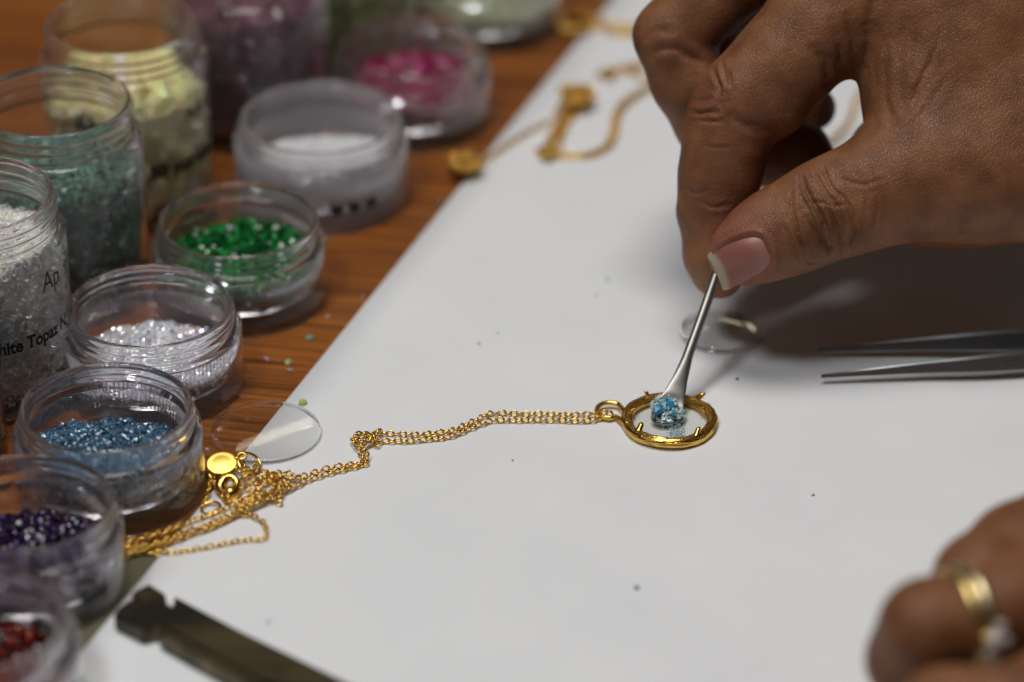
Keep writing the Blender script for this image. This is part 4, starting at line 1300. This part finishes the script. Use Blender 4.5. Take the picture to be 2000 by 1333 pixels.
HO = to_world(J(2000, 300, 10)[None])[0]
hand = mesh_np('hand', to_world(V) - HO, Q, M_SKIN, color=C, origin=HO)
tag(hand, 'brown hand pinching the scoop between thumb and forefinger', 'hand')
# thumbnail
bv = BVHTree.FromPolygons([tuple(v) for v in Vb[onth]], [(0, 0, 0)]) if False else None
si = onth & (rn < 1.15)
A_ = np.stack([np.ones(si.sum()), sx[si], sy[si], sx[si] ** 2, sy[si] ** 2, sx[si] * sy[si]], 1)
co, *_ = np.linalg.lstsq(A_, Vb[si][:, 2], rcond=None)
gs, gt = np.linspace(-1, 1, 34), np.linspace(-1, 1, 26)
GS, GT = np.meshgrid(gs, gt, indexing='ij')
wid = np.where(GS > .35, np.sqrt(np.clip(1 - ((GS - .35) / .70) ** 2.6, 0.02, 1)), 1.0)
wid *= np.where(GS < -.8, 1 - .10 * ((-.8 - GS) / .2) ** 2, 1)
EX = GS * (1.0) - .06 * GT ** 2 * (GS < 0) * -GS
EY = GT * wid
pu = cn[0] + exn[0] * EX * ln_ / 2 + eyn[0] * EY * wn; pv = cn[1] + exn[1] * EX * ln_ / 2 + eyn[1] * EY * wn
dz = co[0] + co[1] * EX + co[2] * EY + co[3] * EX ** 2 + co[4] * EY ** 2 * 1.15 + co[5] * EX * EY
dz = dz - .10
NV = np.stack([(pu - 1000) / FPX * (FOCUS + dz), (666.5 - pv) / FPX * (FOCUS + dz), dz], -1).reshape(-1, 3)
NB = NV + np.array([0, 0, .45])
ii = np.arange(34 * 26).reshape(34, 26)
q = np.stack([ii[:-1, :-1], ii[1:, :-1], ii[1:, 1:], ii[:-1, 1:]], -1).reshape(-1, 4)
rim = np.concatenate([ii[:, 0], ii[-1, 1:], ii[-2::-1, -1], ii[0, -2:0:-1]]); r2 = np.roll(rim, -1); m_ = 34 * 26
free = 1 / (1 + np.exp((GS + .75 - .05 * np.cos(GT * 2)) * 26))
lun = 1 / (1 + np.exp(-(GS - .62 + .5 * GT ** 2) * 12))
nc = np.array([.29, .105, .08]) * (1 - free[..., None]) + np.array([.46, .38, .27]) * free[..., None]
nc = nc * (1 - .55 * lun[..., None]) + np.array([.38, .19, .155]) * .55 * lun[..., None]
nc = nc.reshape(-1, 3)
m_nail, nt, b = new_mat('fingernail')
at = node(nt, 'ShaderNodeAttribute', attribute_name='tint'); nt.links.new(at.outputs['Color'], b.inputs['Base Color'])
b.inputs['Roughness'].default_value = .38
mesh_np('thumbnail', to_world(np.vstack([NV, NB])) - HO, [q, q[:, ::-1] + m_, np.stack([rim, rim + m_, r2 + m_, r2], 1)], m_nail, hand, color=np.vstack([nc, nc]))

# --- the resting hand at the near corner
fa = chain((1985, 1075, -100, 9.0), (1915, 1135, -108, 9.0), (1900, 1200, -104, 8.4), (1960, 1270, -92, 7.6), sd=1.0) + chain((1985, 1075, -100, 9.0), (2150, 1000, -86, 11), sd=1.0)
fb = chain((1960, 1185, -128, 9.2), (1815, 1228, -132, 9.4), (1782, 1290, -126, 8.6), (1850, 1370, -112, 7.8), sd=1.0) + chain((1960, 1185, -128, 9.2), (2180, 1110, -112, 11.5), sd=1.0)
fc = chain((1990, 1395, -150, 9.0), (1850, 1400, -150, 9.0), (1800, 1450, -146, 8.2), (1860, 1520, -134, 7.4), sd=1.0) + chain((1990, 1395, -150, 9.0), (2200, 1280, -132, 11), sd=1.0)
palm2 = chain((2150, 1010, -88, 11), (2200, 1140, -110, 13), (2220, 1300, -130, 12), sd=1.0) + chain((2210, 1120, -105, 15), (2420, 1150, -100, 22), (2750, 1180, -80, 24), sd=1.0)
lo2, hi2 = J(1660, 1600, -150), J(2700, 900, -70)
V, Q = sculpt([(fa, 4.0), (fb, 3.5), (fc, 3.5)], palm2, 1.1, 7.0, 3.5, (lo2[0], lo2[1], -175), (hi2[0], hi2[1], -50))
V = relax(V, Q, 3)
V, Q = subdivide(V, Q)
C = np.tile(SKIN * [1.0, .98, .92], (len(V), 1))
HO2 = to_world(J(1960, 1280, -115)[None])[0]
hand2 = mesh_np('hand', to_world(V) - HO2, Q, M_SKIN, color=C, origin=HO2)
tag(hand2, 'blurred brown hand wearing a gold ring, resting near the paper corner', 'hand')
# its ring
rc = J(1888, 1207, -130)
axv = J(1815, 1228, -132) - J(1960, 1185, -128); axv /= np.linalg.norm(axv)
e1 = np.cross(axv, [0, 0, 1]); e1 /= np.linalg.norm(e1); e2 = np.cross(axv, e1)
t = np.linspace(0, 2 * math.pi, 64, endpoint=False)
RO = to_world(rc[None])[0]
ringo = empty('gold_ring', RO)
tag(ringo, 'two tone gold ring with small diamonds on the blurred finger', 'ring')
M_PGOLD = simple('pale_gold', (.80, .68, .40), .34, metal=1.0)
M_YGOLD = simple('yellow_gold', (.78, .58, .24), .34, metal=1.0)
for off, mt in ((-1.5, M_PGOLD), (1.5, M_YGOLD)):
    P = rc + axv * off * .9 + 9.75 * (np.cos(t)[:, None] * e1 + np.sin(t)[:, None] * e2)
    V, F = tube(P, .95, 12, closed=True)
    V = V + np.outer((V - rc) @ axv - off * .9, axv) * .2
    mesh_np('band', to_world(V) - RO, F, mt, ringo)
M_DIA = simple('diamond', (.9, .9, .9), .08, metal=.6)
ta = math.atan2((J(1828, 1272, -140) - rc) @ e2, (J(1828, 1272, -140) - rc) @ e1)
for k_, (dt, off, s_) in enumerate(((0.0, -.6, 1.6), (-.24, -2.2, 1.25), (.05, -3.0, 1.2), (.22, .6, 1.2))):
    P = rc + axv * off + 10.9 * (math.cos(ta + dt) * e1 + math.sin(ta + dt) * e2)
    V, F, _ = grains(P[None], np.array([s_]), np.ones((1, 3)), 'ico', .05)
    mesh_np('gemstone', to_world(V) - RO, F, M_DIA, ringo, smooth=False)
